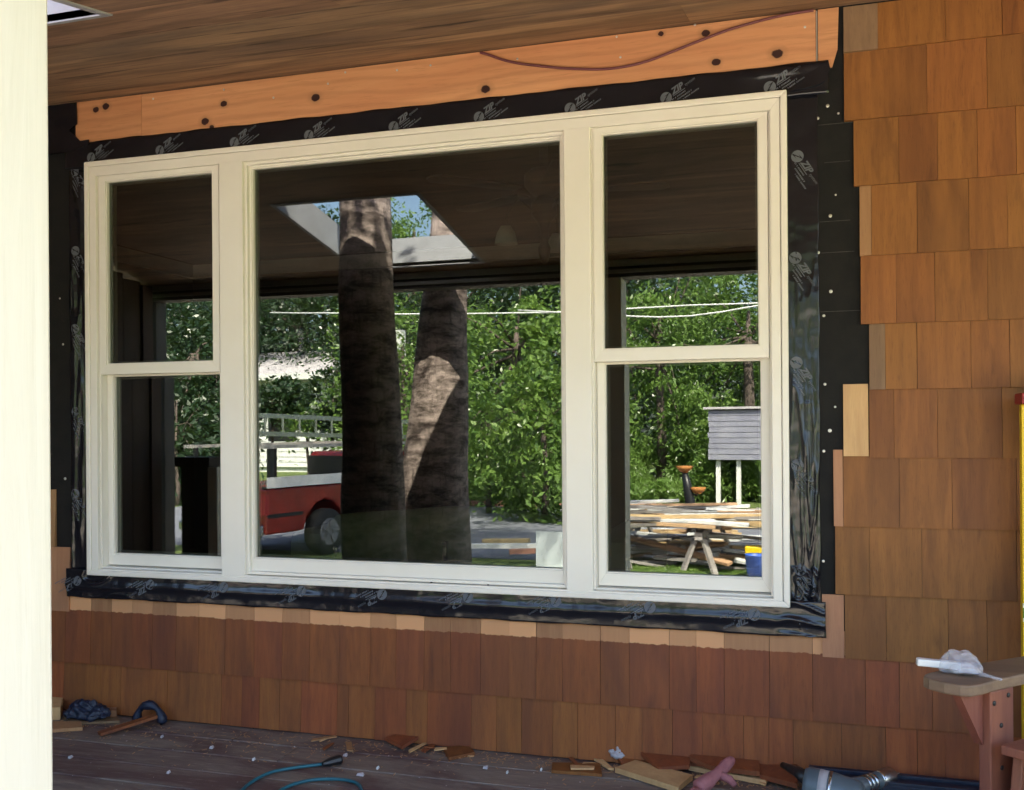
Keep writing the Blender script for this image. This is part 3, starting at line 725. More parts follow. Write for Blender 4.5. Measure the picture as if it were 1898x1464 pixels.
for T, tp, c in ((T1, tp1, (-3.4,-3.2,9.0)), (T2, tp2, (-1.2,-3.4,10.0))):
    cen, cc = clumps(c, (3.0,2.5,1.5), 105, 90, .33)
    if T is T1:
        e, ec = clumps((-1.30,.30,4.1), (.55,.75,.35), 10, 14, .16, .1); cen = np.concatenate([cen, e]); cc = np.concatenate([cc, ec[:1]])  # sparse twigs added above the roof opening to dapple the sun
    g = G()
    for k in range(0, len(cc), 5): g.tube([tp, Vector(tp).lerp(Vector(cc[k]),.5)+Vector((0,0,.3)), cc[k]], [.12,.06,.02], 6)
    obj('limb', g, M['bark'], T, smooth=True); leaves('crown', cen, .17, LM, T, loc=T.location)
# wall of greenery across the yard
tree('bright leafy tree hanging over the driveway behind the wires', (*rf(960,940)[:2], GZ), 7, .13, (2.2,1.8,3.1), LB, 85, 130, .16, .24, 1.6)
tree('dense green tree behind the grey shed', (*rf(1390,905)[:2], GZ), 8, .16, (2.6,2.0,3.6), LM, 95, 140, .15, .27, 2.3)
tree('light green drooping tree between the post and the shed', (*rf(1225,915)[:2], GZ), 7, .12, (1.9,1.6,3.4), LB, 80, 130, .15, .21, 2.2, droop=1.0)
tree('small leafy tree with drooping branches over the driveway edge', (*rf(1010,968)[:2], GZ), 4, .06, (1.15,1.0,1.9), LB, 60, 75, .17, .19, .65, droop=.8)
tree('thin young tree left of the drooping one', (*rf(905,952)[:2], GZ), 4, .05, (1.0,.9,1.3), LM, 60, 80, .10, .26, .8)
tree('yellow green tree between the two big trunks', (*rf(748,925)[:2], GZ), 6, .10, (1.6,1.3,2.8), LB, 110, 120, .12, .3, 1.6)
tree('shady tree behind the white house roof', (*rf(560,868)[:2], GZ), 11, .25, (5,3,4.2), LD, 200, 170, .20, .5, 5.4)
tree('dark tree in front of the house, left of the pickup', (*rf(365,925)[:2], GZ), 8, .16, (1.25,1.2,2.3), LD, 70, 110, .15, .26, 1.5)
tree('dark shady tree at the far left of the yard', (*rf(265,915)[:2], GZ), 9, .2, (2.7,2.2,4.4), LD, 150, 130, .16, .36, 2.0)
for (u, v, t_, rr, m_, nm) in ((505,738,21,(1.0,.8,.55),LD,'dark leafy shrub in front of the far house wall at left'),(618,745,20,(.85,.7,1.0),LD,'dark leafy shrub hanging before the far house beside the trunk'),(570,768,24,(.9,.6,.4),LB,'small yellow green shrub below the far house windows'),(400,735,18,(.9,.8,1.1),LD,'dark leafy shrub seen in the left sash'),(325,790,16,(1.0,.8,1.2),LD,'dark leafy shrub beside the porch end wall')):
    q = rp(u, v, t_); tree(nm, (q[0], q[1], GZ), q[2]-GZ+.3, .05, rr, m_, 34, 70, .17, .2, q[2], group='shrubs in front of the far house')
tree('tall green tree at the back right of the yard', (*rf(1150,880)[:2], GZ), 12, .25, (4.6,3,5), LD, 170, 170, .19, .5, 4.0)  # dark leaves paint the deep shade behind the brighter trees
tree('tall shade-dark tree behind the drooping ones', (*rf(850,880)[:2], GZ), 11, .22, (4.2,3,4.6), LD, 170, 170, .19, .5, 3.6)  # dark leaf colour again stands in for shade between crowns
tree('tall airy tree seen above the porch roof through the skylight', (*rf(770,868)[:2], GZ), 14, .25, (4.5,3,4.2), LB, 120, 130, .20, .45, 7.0)
tree('tall tree beyond the shed at the far right', (*rf(1500,885)[:2], GZ), 12, .25, (4.6,3,5.2), LM, 120, 150, .18, .42, 3.6)
tree('broad dark tree behind the far house', (*rf(430,850)[:2], GZ), 12, .3, (6,3,5), LD, 190, 150, .24, .6, 5.5)
# far wood, undergrowth
n = 30000
c = np.stack([rng.uniform(-45,18,n), rng.uniform(-46,-38,n), GZ+rng.uniform(0,1,n)**.8*7.5], 1); c[:,2] *= 1+.2*np.sin(c[:,0]*.8)
tag(leaves('far_wood', c, .55, LD), 'dark mass of far woodland beyond the yard', 'woodland', kind='stuff')
def weeds(name, poly_u, v, dv, n, hgt, m, size, label):
    us = rng.uniform(poly_u[0], poly_u[1], n); vs = rng.uniform(v-dv, v+dv, n)
    c = np.array([(*rf(a, b), 0) for a, b in zip(us, vs)]); c[:,2] = GZ+rng.uniform(0,1,n)**.7*hgt*(.7+.4*np.sin(c[:,0]*2.3)+.2*np.sin(c[:,0]*7))
    return tag(leaves(name, c, size, m, droop=-.9, aspect=.22), label, 'weeds', kind='stuff')
weeds('tall_weeds', (1150,1480), 924, 9, 26000, 1.05, LB, .16, 'tall bright green weeds along the back of the driveway')
weeds('tall_weeds', (850,1060), 926, 7, 9000, .75, LB, .15, 'low green undergrowth behind the brick edging')
weeds('grass_tufts', (1100,1480), 1058, 14, 16000, .07, LB, .06, 'short grass near the porch at the front of the yard')

# brick edging
for k in range(26):
    x = -7.6+k*.24; y = -17.35+.1*math.sin(k)
    g = G().box(-.10,.10,-.05,.05,0,.10+random.uniform(-.02,.03))
    if k == 0: bm0 = obj('edging_brick', g, M['brick'], None, local=True); o = bm0
    else: o = bm0.copy(); COL.objects.link(o)
    o.location = (x, y, GZ); o.rotation_euler = (random.uniform(-.1,.1), 0, random.uniform(-.25,.25))
    tag(o, 'reddish brick in the edging at the back of the driveway', 'brick', 'garden bricks edging the driveway')

# ------------------------------------------------------------------ far house
hy = -31.; a = rp(300, 650, 31)[0]; b = rp(690, 650, 31)[0]; zr = rp(560, 650, 33)[2]; ze = rp(560, 692, 30)[2]
H = thing('far_house', 'white sided house with a long pale roof across the street', 'house', ((a+b)/2, hy, GZ))
g = G().add([(a-2,-30,ze),(b,-30,ze),(b,-33.5,zr),(a-2,-33.5,zr),(a-2,-30,ze-.1),(b,-30,ze-.1),(b,-33.5,zr-.1),(a-2,-33.5,zr-.1)], [(0,1,2,3),(4,7,6,5),(0,4,5,1),(1,5,6,2),(2,6,7,3),(3,7,4,0)])
obj('roof', g, M['roofing'], H)
obj('gutter', G().box(a-2, b, -29.98, -29.86, ze-.22, ze+.02), M['siding'], H)
z = GZ+.2
while z < ze-.25:
    obj('siding_board', G().add([(a-1.6,-30.5,z),(b-.3,-30.5,z),(b-.3,-30.52,z+.19),(a-1.6,-30.52,z+.19),(a-1.6,-30.6,z),(b-.3,-30.6,z),(b-.3,-30.6,z+.19),(a-1.6,-30.6,z+.19)],[(0,1,2,3),(4,7,6,5),(0,4,5,1),(1,5,6,2),(2,6,7,3),(3,7,4,0)]), M['siding'], H); z += .2
obj('wall', G().box(a-1.6, b-.3, -36, -30.605, GZ, ze-.15), M['siding'], H)
obj('chimney_pipe', G().lathe([(.12,0),(.12,.9),(.2,.92),(.2,1.1),(.03,1.25)][::-1], (rp(535,640,32)[0], -33, zr-.3), 12), M['chrome'], H, smooth=True)
for q in (.35, .62):
    x = a+(b-a)*q; f = obj('window', G().box(x-.7, x+.7, -30.56, -30.44, .35, 1.75), M['siding'], H); obj('pane', G().box(x-.6, x+.6, -30.435, -30.425, .45, 1.65), M['black'], f)
# white column / post of a neighbour between the trunks
x = rp(741, 700, 20)[0]
solo('white_post', G().box(x-.12, x+.12, -20.1, -19.9, GZ, rp(741,612,20)[2]), M['siding'], 'tall white post standing between the two big trunks across the yard', 'post')

# ------------------------------------------------------------------ red pickup
ty = -9.25; xw = rp(602, 1000, 9.25)[0]; TRZ = R(-76)
trk = thing('pickup_truck', 'red pickup with a white board and ladder rack parked across the yard', 'pickup truck', (xw, ty, GZ), TRZ); trk.scale = (.9,.9,.9)
def at(dx, dz): return (xw+dx, GZ+dz)
body = [(-1.25,.42),(-.46,.42),(-.40,.62),(-.2,.80),(0,.86),(.2,.80),(.40,.62),(.46,.40),(2.60,.40),(2.66,.62),(2.86,.80),(3.05,.86),(3.25,.80),(3.45,.62),(3.50,.42),(3.95,.45),(4.0,.85),(3.85,.98),(2.75,1.07),(2.70,1.08),(.85,1.08),(-1.25,1.08)]
obj('body', G().prism([at(*p) for p in body], ty-1.75, ty, 'y'), M['red'], trk, bev=.03)
cabp = [(1.35,1.083),(3.0,1.083),(2.55,1.50),(2.40,1.54),(1.5,1.54),(1.40,1.48)]
obj('cab', G().prism([at(*p) for p in cabp], ty-1.62, ty-.10, 'y'), M['red'], trk, bev=.03)
obj('rear_window', G().box(xw+1.33, xw+1.40, ty-1.58, ty-.14, GZ+1.10, GZ+1.47), M['black'], trk)  # rear window, drawn large so its black gives the shadow over the bed
obj('side_window', G().prism([at(*p) for p in [(1.48,1.12),(1.95,1.12),(1.95,1.47),(1.52,1.47)]], ty-.098, ty-.088, 'y'), M['black'], trk)
obj('side_window', G().prism([at(*p) for p in [(2.02,1.12),(2.80,1.12),(2.48,1.47),(2.02,1.47)]], ty-.098, ty-.088, 'y'), M['black'], trk)
for dx in (0, 3.05):
    for yy in (ty-.02, ty-1.73):
        Mx = Matrix.Rotation(R(90), 3, 'X')
        wl = obj('wheel', G().lathe([(.20,-.11),(.33,-.11),(.355,-.08),(.355,.08),(.33,.11),(.20,.11)], (xw+dx, yy-.0, GZ+.355), 28, Mx), M['rubber'], trk, smooth=True)
        rm = G().lathe([(.21,-.1115),(.195,-.118),(.15,-.1145),(.03,-.116)], (xw+dx, yy, GZ+.355), 24, Matrix.Rotation(R(90), 3, 'X'))
        for k in range(5):
            t_ = R(72*k+10); c, s = math.cos(t_), math.sin(t_)
            rm.beam((xw+dx+c*.05, yy+.125, GZ+.355+s*.05), (xw+dx+c*.19, yy+.125, GZ+.355+s*.19), .05, .03, (0,1,0))
        obj('rim', rm, M['rim'], wl)
obj('mirror', G().box(*sorted((xw+2.75, xw+2.88)), ty, ty+.16, GZ+1.12, GZ+1.30), M['black'], trk, bev=.02)
obj('rear_bumper', G().box(xw-1.38, xw-1.26, ty-1.74, ty-.02, GZ+.42, GZ+.56), M['chrome'], trk, bev=.02)
for sx_ in (1.34, 2.52): obj('panel_seam', G().box(xw+sx_, xw+sx_+.012, ty, ty+.004, GZ+.46, GZ+1.07), M['black'], trk)
obj('side_trim', G().box(xw-1.22, xw-.5, ty, ty+.012, GZ+.66, GZ+.71), M['black'], trk)
obj('side_trim', G().box(xw+.5, xw+2.5, ty, ty+.012, GZ+.66, GZ+.71), M['black'], trk)
obj('bed_rail', G().box(xw-1.25, xw+1.3, ty-.08, ty+.008, GZ+1.082, GZ+1.11), M['black'], trk)
obj('door_handle', G().box(xw+1.1, xw+1.28, ty, ty+.03, GZ+.95, GZ+.98), M['chrome'], trk)
obj('tail_lamp', G().box(xw-1.27, xw-1.19, ty-.1, ty+.01, GZ+.70, GZ+1.0), M['label_red'], trk)
for dx in (-1.1, .6):
    obj('rack_post', G().box(xw+dx-.03, xw+dx+.03, ty-.10, ty-.04, GZ+1.08, GZ+1.66), M['black'], trk); obj('rack_post', G().box(xw+dx-.03, xw+dx+.03, ty-1.7, ty-1.64, GZ+1.08, GZ+1.66), M['black'], trk)
obj('rack_rail', G().box(xw-1.3, xw+2.3, ty-.10, ty-.04, GZ+1.66, GZ+1.71), M['trim_grey'], trk)
obj('rack_rail', G().box(xw-1.3, xw+2.3, ty-1.7, ty-1.64, GZ+1.66, GZ+1.71), M['trim_grey'], trk)
g = G().box(xw-1.12, xw+.78, ty+.012, ty+.03, GZ+.98, GZ+1.12)
g.v = [tuple(Matrix.Rotation(TRZ,3,'Z') @ (Vector(p)-Vector((xw,ty,0)))+Vector((xw,ty,0))) for p in g.v]
solo('board', g, M['siding'], 'long white board resting on the side of the red pickup', 'board')
# ladder on the rack
z = GZ+1.60
ld = thing('ladder', 'aluminium extension ladder lying on the pickup rack', 'ladder', (xw, ty, z), TRZ)
a_, b_ = Vector((xw-1.5, ty-.12, z+.10)), Vector((xw+2.4, ty-.12, z))
for dz in (0, .24): obj('rail', G().beam(a_+Vector((0,0,dz)), b_+Vector((0,0,dz)), .03, .06), M['chrome'], ld)
for k in range(12):
    p = a_.lerp(b_, (k+.5)/12); obj('rung', G().tube([p, p+Vector((0,0,.24))], .016, 6), M['chrome'], ld)

# ------------------------------------------------------------------ lumber on saw horses, shed, stand, wires
LY = -9.6
lx0, lx1 = rp(1175, 1000, 9.6)[0]-.5, rp(1440, 1000, 9.6)[0]+.6
for k, x in enumerate((lx0+.45, (lx0+lx1)/2, lx1-.6)):
    t = thing('sawhorse', ['weathered sawhorse under the left end of the lumber', 'weathered sawhorse under the middle of the lumber', 'weathered sawhorse under the right end of the lumber'][k], 'sawhorse', (x, LY, GZ), group='sawhorses carrying the lumber')
    obj('top_beam', G().box(x-.045, x+.045, LY-1.2, LY+1.1, GZ+.42, GZ+.51), M['lumber_grey'], t)
    for sy in (-1, 1):
        for sx in (-1, 1): obj('leg', G().beam((x+sx*.05, LY+sy, GZ+.42), (x+sx*.2, LY+sy*1.1, GZ), .08, .035), M['lumber_grey'], t)
for k in range(58):
    y = LY-1.25+2.4*((k*7)%58)/58; z = GZ+.512+.036*(k//15); L = random.uniform(.2,.62)*(lx1-lx0)
    x0 = random.uniform(lx0-.1, lx1-L+.3); g = G().box(0, L, -.055, .055, .0, .033)
    o = obj('lumber_board', g, (M['lumber'], M['lumber_grey'], M['siding'])[k%3], None, local=True); o.location = (x0, y, z+random.uniform(0,.05)); o.rotation_euler = (random.uniform(-.12,.12), random.uniform(-.045,.045), random.uniform(-.30,.30))
    tag(o, ('sawn yellow pine board','weathered grey board','white painted board')[k%3]+' in the loose pile across the sawhorses', 'board', 'boards piled on the sawhorses')
for k in range(34):
    p = rf(random.uniform(1160,1440), random.uniform(945,1050)); L = random.uniform(.6,2.2)
    o = obj('lumber_board', G().box(-L/2, L/2, -.06, .06, 0, .035), M['lumber'] if k%2 else M['siding'], None, local=True); o.location = (p[0], p[1], GZ+.01+.004*k); o.rotation_euler = (0,0,random.uniform(-.25,.25))
    tag(o, ('white painted board','sawn yellow pine board')[k%2]+' lying on the driveway round the sawhorses', 'board', 'boards scattered on the driveway')
for k in range(34):
    L = random.uniform(.4,1.9); x = random.uniform(lx0, lx1); y = random.uniform(-10.2,-8.75)
    o = obj('lumber_board', G().box(-L/2, L/2, -.05, .05, 0, .032), (M['lumber_grey'], M['siding'], M['lumber'], M['lumber_grey'])[k%4], None, local=True)
    o.location = (x, y, GZ+.05+.30*abs(math.sin(k*1.7))*random.random()); o.rotation_euler = (random.uniform(-.3,.3), random.uniform(-.18,.18), random.uniform(-.5,.5))
    tag(o, ('weathered grey','white painted','yellow pine','weathered grey')[k%4]+' offcut tossed on the heap under the sawhorses', 'board', 'offcuts heaped under the sawhorses')
bk = rp(1402, 1045, 8.4); t = thing('bucket', 'blue plastic tub standing at the front of the lumber heap', 'bucket', (bk[0], bk[1], GZ))
obj('tub', G().lathe([(.10,0),(.13,.28),(.14,.29),(.125,.28),(.09,.02)], (bk[0], bk[1], GZ), 16), M['blue'], t, smooth=True)
bk = rp(1400, 1022, 9.0); solo('toolbox', G().box(bk[0]-.12, bk[0]+.12, bk[1]-.1, bk[1]+.1, bk[2]-.15, bk[2]+.06), M['yellow'], 'yellow tool case standing on the lumber heap', 'tool case', bev=.02)
# planks at the foot of the picture pane reflection
for (u0,u1,v,t_,m,lab) in ((895,980,1003,9.6,'lumber','orange board end in front of the driveway'),(860,1050,1012,9.3,'siding','long white board lying across two blocks'),(945,1000,1022,9.0,'brick','short red brown board leaning by the white one')):
    p = rp(u0, v, t_); q = rp(u1, v-1, t_); solo('lumber_board', G().beam(p, q, .12, .06), M[m], lab, 'board')
p = rp(1018, 1018, 8.6); solo('plastic_sheet', G().beam((p[0],p[1],p[2]-.22),(p[0],p[1],p[2]+.22), .34, .02, (0,1,0)), M['sheet'], 'pale blue white plastic sheet standing by the boards', 'sheet')
p0 = rp(1312, 758, 19); p1 = rp(1420, 852, 19); shx1 = p0[0]+2.6
shd = thing('shed', 'small grey clapboard shed raised on posts at the back right', 'shed', (p0[0]+1.2, -20, GZ))
z = p1[2]; k = 0
while z < p0[2]-.05:
    obj('siding_board', G().box(p0[0]+random.uniform(-.02,.02), shx1, -19.04-.01*(k%2), -18.98, z, z+.110), M['shedpaint'], shd, label=None); z += .122; k += 1
obj('wall', G().box(p0[0]+.02, shx1-.02, -20.6, -19.055, p1[2], p0[2]), M['lumber_grey'], shd)
obj('roof', G().add([(p0[0]-.1,-18.9,p0[2]+.0),(shx1+.1,-18.9,p0[2]+.0),(shx1+.1,-20.8,p0[2]+.02),(p0[0]-.1,-20.8,p0[2]+.02),(p0[0]-.1,-18.9,p0[2]+.05),(shx1+.1,-18.9,p0[2]+.05),(shx1+.1,-20.8,p0[2]+.07),(p0[0]-.1,-20.8,p0[2]+.07)],[(0,3,2,1),(4,5,6,7),(0,1,5,4),(1,2,6,5),(2,3,7,6),(3,0,4,7)]), M['roofing'], shd)
for x in (p0[0]+.2, p0[0]+.65, shx1-.2): obj('post', G().box(x-.05, x+.05, -19.2, -19.1, GZ, p1[2]), M['siding'], shd)
px_, py_, pz_ = rp(1268, 866, 12.0)
st = thing('plant_stand', 'dark pedestal carrying round terracotta bowls behind the lumber', 'plant stand', (px_, py_, GZ))
Mt = Matrix.Rotation(R(-6), 3, 'Y')
obj('pedestal', G().tube([(px_+.14, py_, GZ), (px_+.12, py_, GZ+.35), (px_+.05, py_, GZ+.8), (px_, py_, pz_-.06)], [.12,.09,.07,.045], 10), M['black'], st, smooth=True)
obj('bowl', G().lathe([(.04,-.10),(.10,-.05),(.135,0),(.12,.0),(.03,-.05)], (px_, py_, pz_+.02), 20), M['terracotta'], st, smooth=True)
obj('bowl', G().lathe([(.04,-.10),(.10,-.05),(.12,0),(.105,.0),(.03,-.05)], (px_+.2, py_, pz_-.30), 20), M['terracotta'], st, smooth=True)
obj('side_arm', G().tube([(px_+.07,py_,pz_-.42),(px_+.2,py_,pz_-.41)], .02, 6), M['black'], st)
def wire(us, t0, t1, label):
    pts = []
    for i, (u, v) in enumerate(us):
        f = i/(len(us)-1); pts.append(rp(u, v, t0+(t1-t0)*f))
    return solo('overhead_wire', G().tube(pts, .014, 6), M['white'], label, 'wire', 'overhead wires across the yard', smooth=True)
wire([(500,579),(730,582),(870,581),(1045,579),(1150,573),(1280,566),(1400,562),(1600,556)], 13, 13, 'upper pale overhead wire crossing in front of the trees')
wire([(960,575),(1060,580),(1160,586),(1220,588),(1280,586),(1340,578),(1400,567),(1600,540)], 12.6, 12.6, 'lower sagging pale overhead wire crossing in front of the trees')

# ------------------------------------------------------------------ cable over the header board
pts = [(890,97),(905,101),(930,110),(960,117),(1000,122),(1040,126),(1080,128),(1120,128),(1160,123),(1200,113),(1250,94),(1300,74),(1360,52),(1430,33),(1475,24),(1508,19)]
P3 = [(wp(u, v, .006)[0], .006, wp(u, v, .006)[1]) for u, v in pts]
def smooth_pts(P, n=5):
    out = []
    P = [Vector(p) for p in P]
    for i in range(len(P)-1):
        p0, p1, p2, p3 = P[max(0,i-1)], P[i], P[i+1], P[min(len(P)-1,i+2)]
        for k in range(n):
            t = k/n; out.append(.5*((2*p1)+(p2-p0)*t+(2*p0-5*p1+4*p2-p3)*t*t+(3*p1-p0-3*p2+p3)*t**3))
    out.append(P[-1]); return out
solo('cable', G().tube(smooth_pts(P3), .0042, 8), M['cable'], 'brown cable sagging across the bare header board', 'cable', smooth=True)

# ------------------------------------------------------------------ chair with arm, bag, ladder
def crumple(o, st=.006, size=.02, lv=3):
    m_ = o.modifiers.new('sub', 'SUBSURF'); m_.levels = lv; m_.render_levels = lv
    tx = bpy.data.textures.new('crumple', 'CLOUDS'); tx.noise_scale = size; tx.noise_depth = 3
    d_ = o.modifiers.new('d', 'DISPLACE'); d_.texture = tx; d_.strength = st; d_.texture_coords = 'LOCAL'
    o.data.polygons.foreach_set('use_smooth', [True]*len(o.data.polygons)); return o
AZt = .50
back = [(1711,1253),(1714,1249),(1722,1246),(1745,1241),(1775,1235),(1811,1229),(1898,1215),(1990,1201)]
front = [(1990,1233),(1898,1249),(1850,1259),(1822,1267),(1800,1271),(1780,1270),(1750,1265),(1722,1258)]
poly = [fp(u, v, AZt) for u, v in back+front]
cx_, cy_ = fp(1860, 1245, AZt)
ch = thing('adirondack_chair', 'red brown wooden garden chair with a wide flat arm at the right edge', 'chair', (cx_+.1, cy_-.1, 0))
am = obj('arm', G().prism(poly[::-1], AZt-.024, AZt, 'z'), M['armtop'], ch, bev=.004)
d = (Vector(fp(1898,1249,AZt))-Vector(fp(1822,1267,AZt))).normalized(); nrm = Vector((d.y, -d.x))
if nrm.y > 0: nrm = -nrm
A0 = Vector(fp(1836, 1282, AZt-.024)) - nrm*.0
def P2(a, b): q = A0+d*a+nrm*b; return (q.x, q.y)
lw = .082
obj('leg', G().prism([P2(0,0), P2(lw,0), P2(lw,-.028), P2(0,-.028)], -.0, AZt-.025, 'z'), M['chairwood'], ch, bev=.003)
b0 = Vector(P2(-.003,-.016))
q0, q1 = (b0-d*.075), b0
g = G().add([(q0.x,q0.y,AZt-.026),(q1.x,q1.y,AZt-.026),(q1.x,q1.y,AZt-.14),(q0.x-nrm.x*.02,q0.y-nrm.y*.02,AZt-.026),(q1.x-nrm.x*.02,q1.y-nrm.y*.02,AZt-.026),(q1.x-nrm.x*.02,q1.y-nrm.y*.02,AZt-.14)], [(0,1,2),(5,4,3),(0,3,4,1),(1,4,5,2),(2,5,3,0)])
obj('bracket', g, M['chairwood'], ch)
Mb = Matrix(((d.x, 0, nrm.x),(d.y, 0, nrm.y),(0, 1, 0)))
for a_, z_ in ((.012,AZt-.05),(.062,AZt-.04),(.036,AZt-.10),(.038,AZt-.19),(.038,AZt-.30)):
    q = A0+d*a_+nrm*.0; obj('bolt', G().lathe([(.0055,0),(.005,.002),(.001,.003)], (q.x, q.y, z_), 10, Mb), M['black'], ch)
# seat side board and slats
r0 = A0+nrm*.06+d*(-.0); 
for s_, (o0, o1) in enumerate(((.03,.05),)):
    p = A0+nrm*.045+d*.015; q = p+d*.62
    obj('seat_rail', G().beam((p.x,p.y,.30),(q.x,q.y,.20), .024, .11), M['chairwood'], ch, bev=.004)
    p2 = p+nrm*.50; q2 = q+nrm*.50
    obj('seat_rail', G().beam((p2.x,p2.y,.30),(q2.x,q2.y,.20), .024, .11), M['chairwood'], ch, bev=.004)
    for k in range(6):
        c0 = p.lerp(q, .02+k*.165)-nrm*.015; c1 = c0+nrm*.53; zz = .368-.1*(.02+k*.165)
        obj('seat_slat', G().beam((c0.x,c0.y,zz),(c1.x,c1.y,zz), .082, .02), M['chairwood'], ch, bev=.003)
    for k in range(5):
        c0 = q-nrm*(-.04-.11*k)-d*.06; c1 = c0+d*.32
        obj('back_slat', G().beam((c0.x,c0.y,.24),(c1.x,c1.y,.98-.02*abs(k-2)), .02, .09, (nrm.x,nrm.y,0)), M['chairwood'], ch, bev=.003)
    L2 = A0+nrm*.60
    obj('leg', G().prism([(L2.x,L2.y),(L2.x+d.x*lw,L2.y+d.y*lw),(L2.x+d.x*lw+nrm.x*.028,L2.y+d.y*lw+nrm.y*.028),(L2.x+nrm.x*.028,L2.y+nrm.y*.028)], 0, .44, 'z'), M['chairwood'], ch)
# bag on the arm
def blob(pts_uv, z0, hgt, seed, n=14):
    rs = np.random.default_rng(seed); vs = []
    P = [Vector(fp(u, v, z0)) for u, v in pts_uv]
    c = sum(P, Vector((0,0)))/len(P); m = len(P)
    rings = [(1.0,0),(1.03,.25),(.9,.55),(.62,.85),(.25,1.0)]
    for s_, h_ in rings:
        for k in range(m):
            q = c+(P[k]-c)*s_*(1+rs.uniform(-.10,.10)); vs.append((q.x, q.y, z0+.0015+hgt*h_*(1+rs.uniform(-.28,.28))))
    f = [tuple(range(m))[::-1], tuple(range((len(rings)-1)*m, len(rings)*m))]
    f += [(i*m+k, i*m+(k+1)%m, (i+1)*m+(k+1)%m, (i+1)*m+k) for i in range(len(rings)-1) for k in range(m)]
    return G().add(vs, f)
bagP = [(1737,1246),(1739,1240),(1748,1236),(1765,1236),(1785,1238),(1800,1240),(1815,1244),(1822,1250),(1816,1256),(1800,1257),(1780,1256),(1760,1252),(1745,1249)]
bx_, by_ = fp(1780,1246,AZt)
bag = thing('plastic_bag', 'crumpled clear plastic bag lying on the chair arm', 'bag', (bx_, by_, AZt))
crumple(obj('film', blob(bagP, AZt, .044, 3), M['bag'], bag), .014, .016)
crumple(obj('film', blob([(1755,1246),(1760,1240),(1780,1241),(1800,1245),(1812,1252),(1795,1255),(1770,1252)], AZt, .024, 5), M['bag'], bag), .010, .012)
p, q = fp(1812,1253,AZt), fp(1856,1263,AZt)
obj('twisted_tail', G().tube([(p[0],p[1],AZt+.006),((p[0]+q[0])/2,(p[1]+q[1])/2,AZt+.005),(q[0],q[1],AZt+.004)], [.006,.0035,.003], 6), M['bag'], bag)
p, q = Vector((*fp(1780,1246,AZt),AZt+.014)), Vector((*fp(1699,1243,AZt),AZt+.020))
solo('plastic_tube', G().beam(p, q, .020, .016), M['white'], 'flat white plastic tube poking out of the clear bag', 'tube', bev=.003)
p, q = Vector((*fp(1775,1250,AZt),AZt+.008)), Vector((*fp(1812,1253,AZt),AZt+.008))
g = G()
for k in range(5): g.tube([p+Vector((0,.008*k-.016,0)), q+Vector((0,.008*k-.016,0))], .0022, 6)
solo('screws', g, M['chrome'], 'bundle of steel screws inside the clear bag', 'screws')
# stepladder folded against the wall
yx, yz1 = wp(1889, 750, -.07); _, yz0 = wp(1889, 1450, -.07)
ldr = thing('stepladder', 'yellow fibreglass stepladder with warning stickers leaning at the right edge', 'stepladder', (yx+.2, -.07, 0))
obj('rail', G().box(yx, yx+.075, -.10, -.07, .005, yz1), M['yellow'], ldr, bev=.002); obj('rail', G().box(yx+.42, yx+.495, -.10, -.07, .005, yz1), M['yellow'], ldr, bev=.002)
for k in range(4): obj('step', G().box(yx+.076, yx+.419, -.12, -.05, .25+.25*k, .28+.25*k), M['chrome'], ldr)
obj('top_cap', G().box(yx-.004, yx+.50, -.13, -.03, yz1+.001, yz1+.03), M['label_red'], ldr, bev=.003)
def stick(v0, v1, m, x0=.006, dy=.0012): 
    z0 = wp(1893, v1, -.10)[1]; z1 = wp(1893, v0, -.10)[1]
    return obj('sticker', G().box(yx+x0, yx+.070, -.10-dy, -.1003, z0, z1), m, ldr)
stick(955,1048,M['label_red']); stick(970,1033,M['white'],.0062,.002); stick(1118,1152,M['white'],.0,.0012); stick(1126,1145,M['label_green'],.0,.002)
stick(1266,1328,M['white'],.006,.0012); stick(1305,1328,M['label_red'],.004,.002)

# ------------------------------------------------------------------ tools and scraps on the deck
def ground_poly(name, uv, h, m, label, cat, z=.001, tilt=0, group=None, **k):
    p = [fp(u, v, z) for u, v in uv]; g = G().prism(p, z, z+h, 'z')
    if g.f:
        a = 0
        for i in range(len(p)): a += p[i][0]*p[(i+1)%len(p)][1]-p[(i+1)%len(p)][0]*p[i][1]
        if a < 0: g.f = [tuple(reversed(f)) for f in g.f]
    if tilt:
        ym = max(q[1] for q in g.v); g.v = [(x, y, zz+(y-ym+.2)*tilt if y > ym-.2 else zz) for x, y, zz in g.v]
    return solo(name, g, m, label, cat, group, **k)
GR = 'cedar scraps on the deck'
ground_poly('shingle_scrap', [(714,1380),(762,1366),(794,1372),(745,1393)], .010, SR, 'diamond shaped cedar scrap left of the smaller square one', 'shingle scrap', tilt=.12)
ground_poly('shingle_scrap', [(821,1390),(868,1386),(880,1400),(832,1410)], .010, SB, 'small square orange cedar scrap near the wall', 'shingle scrap')
ground_poly('shingle_scrap', [(1024,1418),(1112,1420),(1116,1440),(1022,1433)], .009, SB, 'orange cedar scrap with a pale splinter lying on it', 'shingle scrap')
ground_poly('splinter', [(1057,1421),(1102,1423),(1101,1427),(1058,1427)], .006, SP, 'pale wood splinter on the orange cedar scrap', 'splinter', z=.012)
ground_poly('shingle_scrap', [(1133,1402),(1205,1398),(1222,1420),(1158,1430)], .010, SR, 'red cedar scrap under the grey paper', 'shingle scrap', tilt=.1)
ground_poly('shingle_scrap', [(1172,1405),(1286,1400),(1278,1432),(1220,1432)], .011, SR, 'wide red shingle offcut leaning by the wall', 'shingle scrap', z=.010, tilt=.25)
ground_poly('shingle_scrap', [(1278,1424),(1300,1405),(1405,1412),(1408,1446),(1318,1436)], .014, SR, 'long red shingle offcut behind the pink glove', 'shingle scrap', z=.012, tilt=.25)
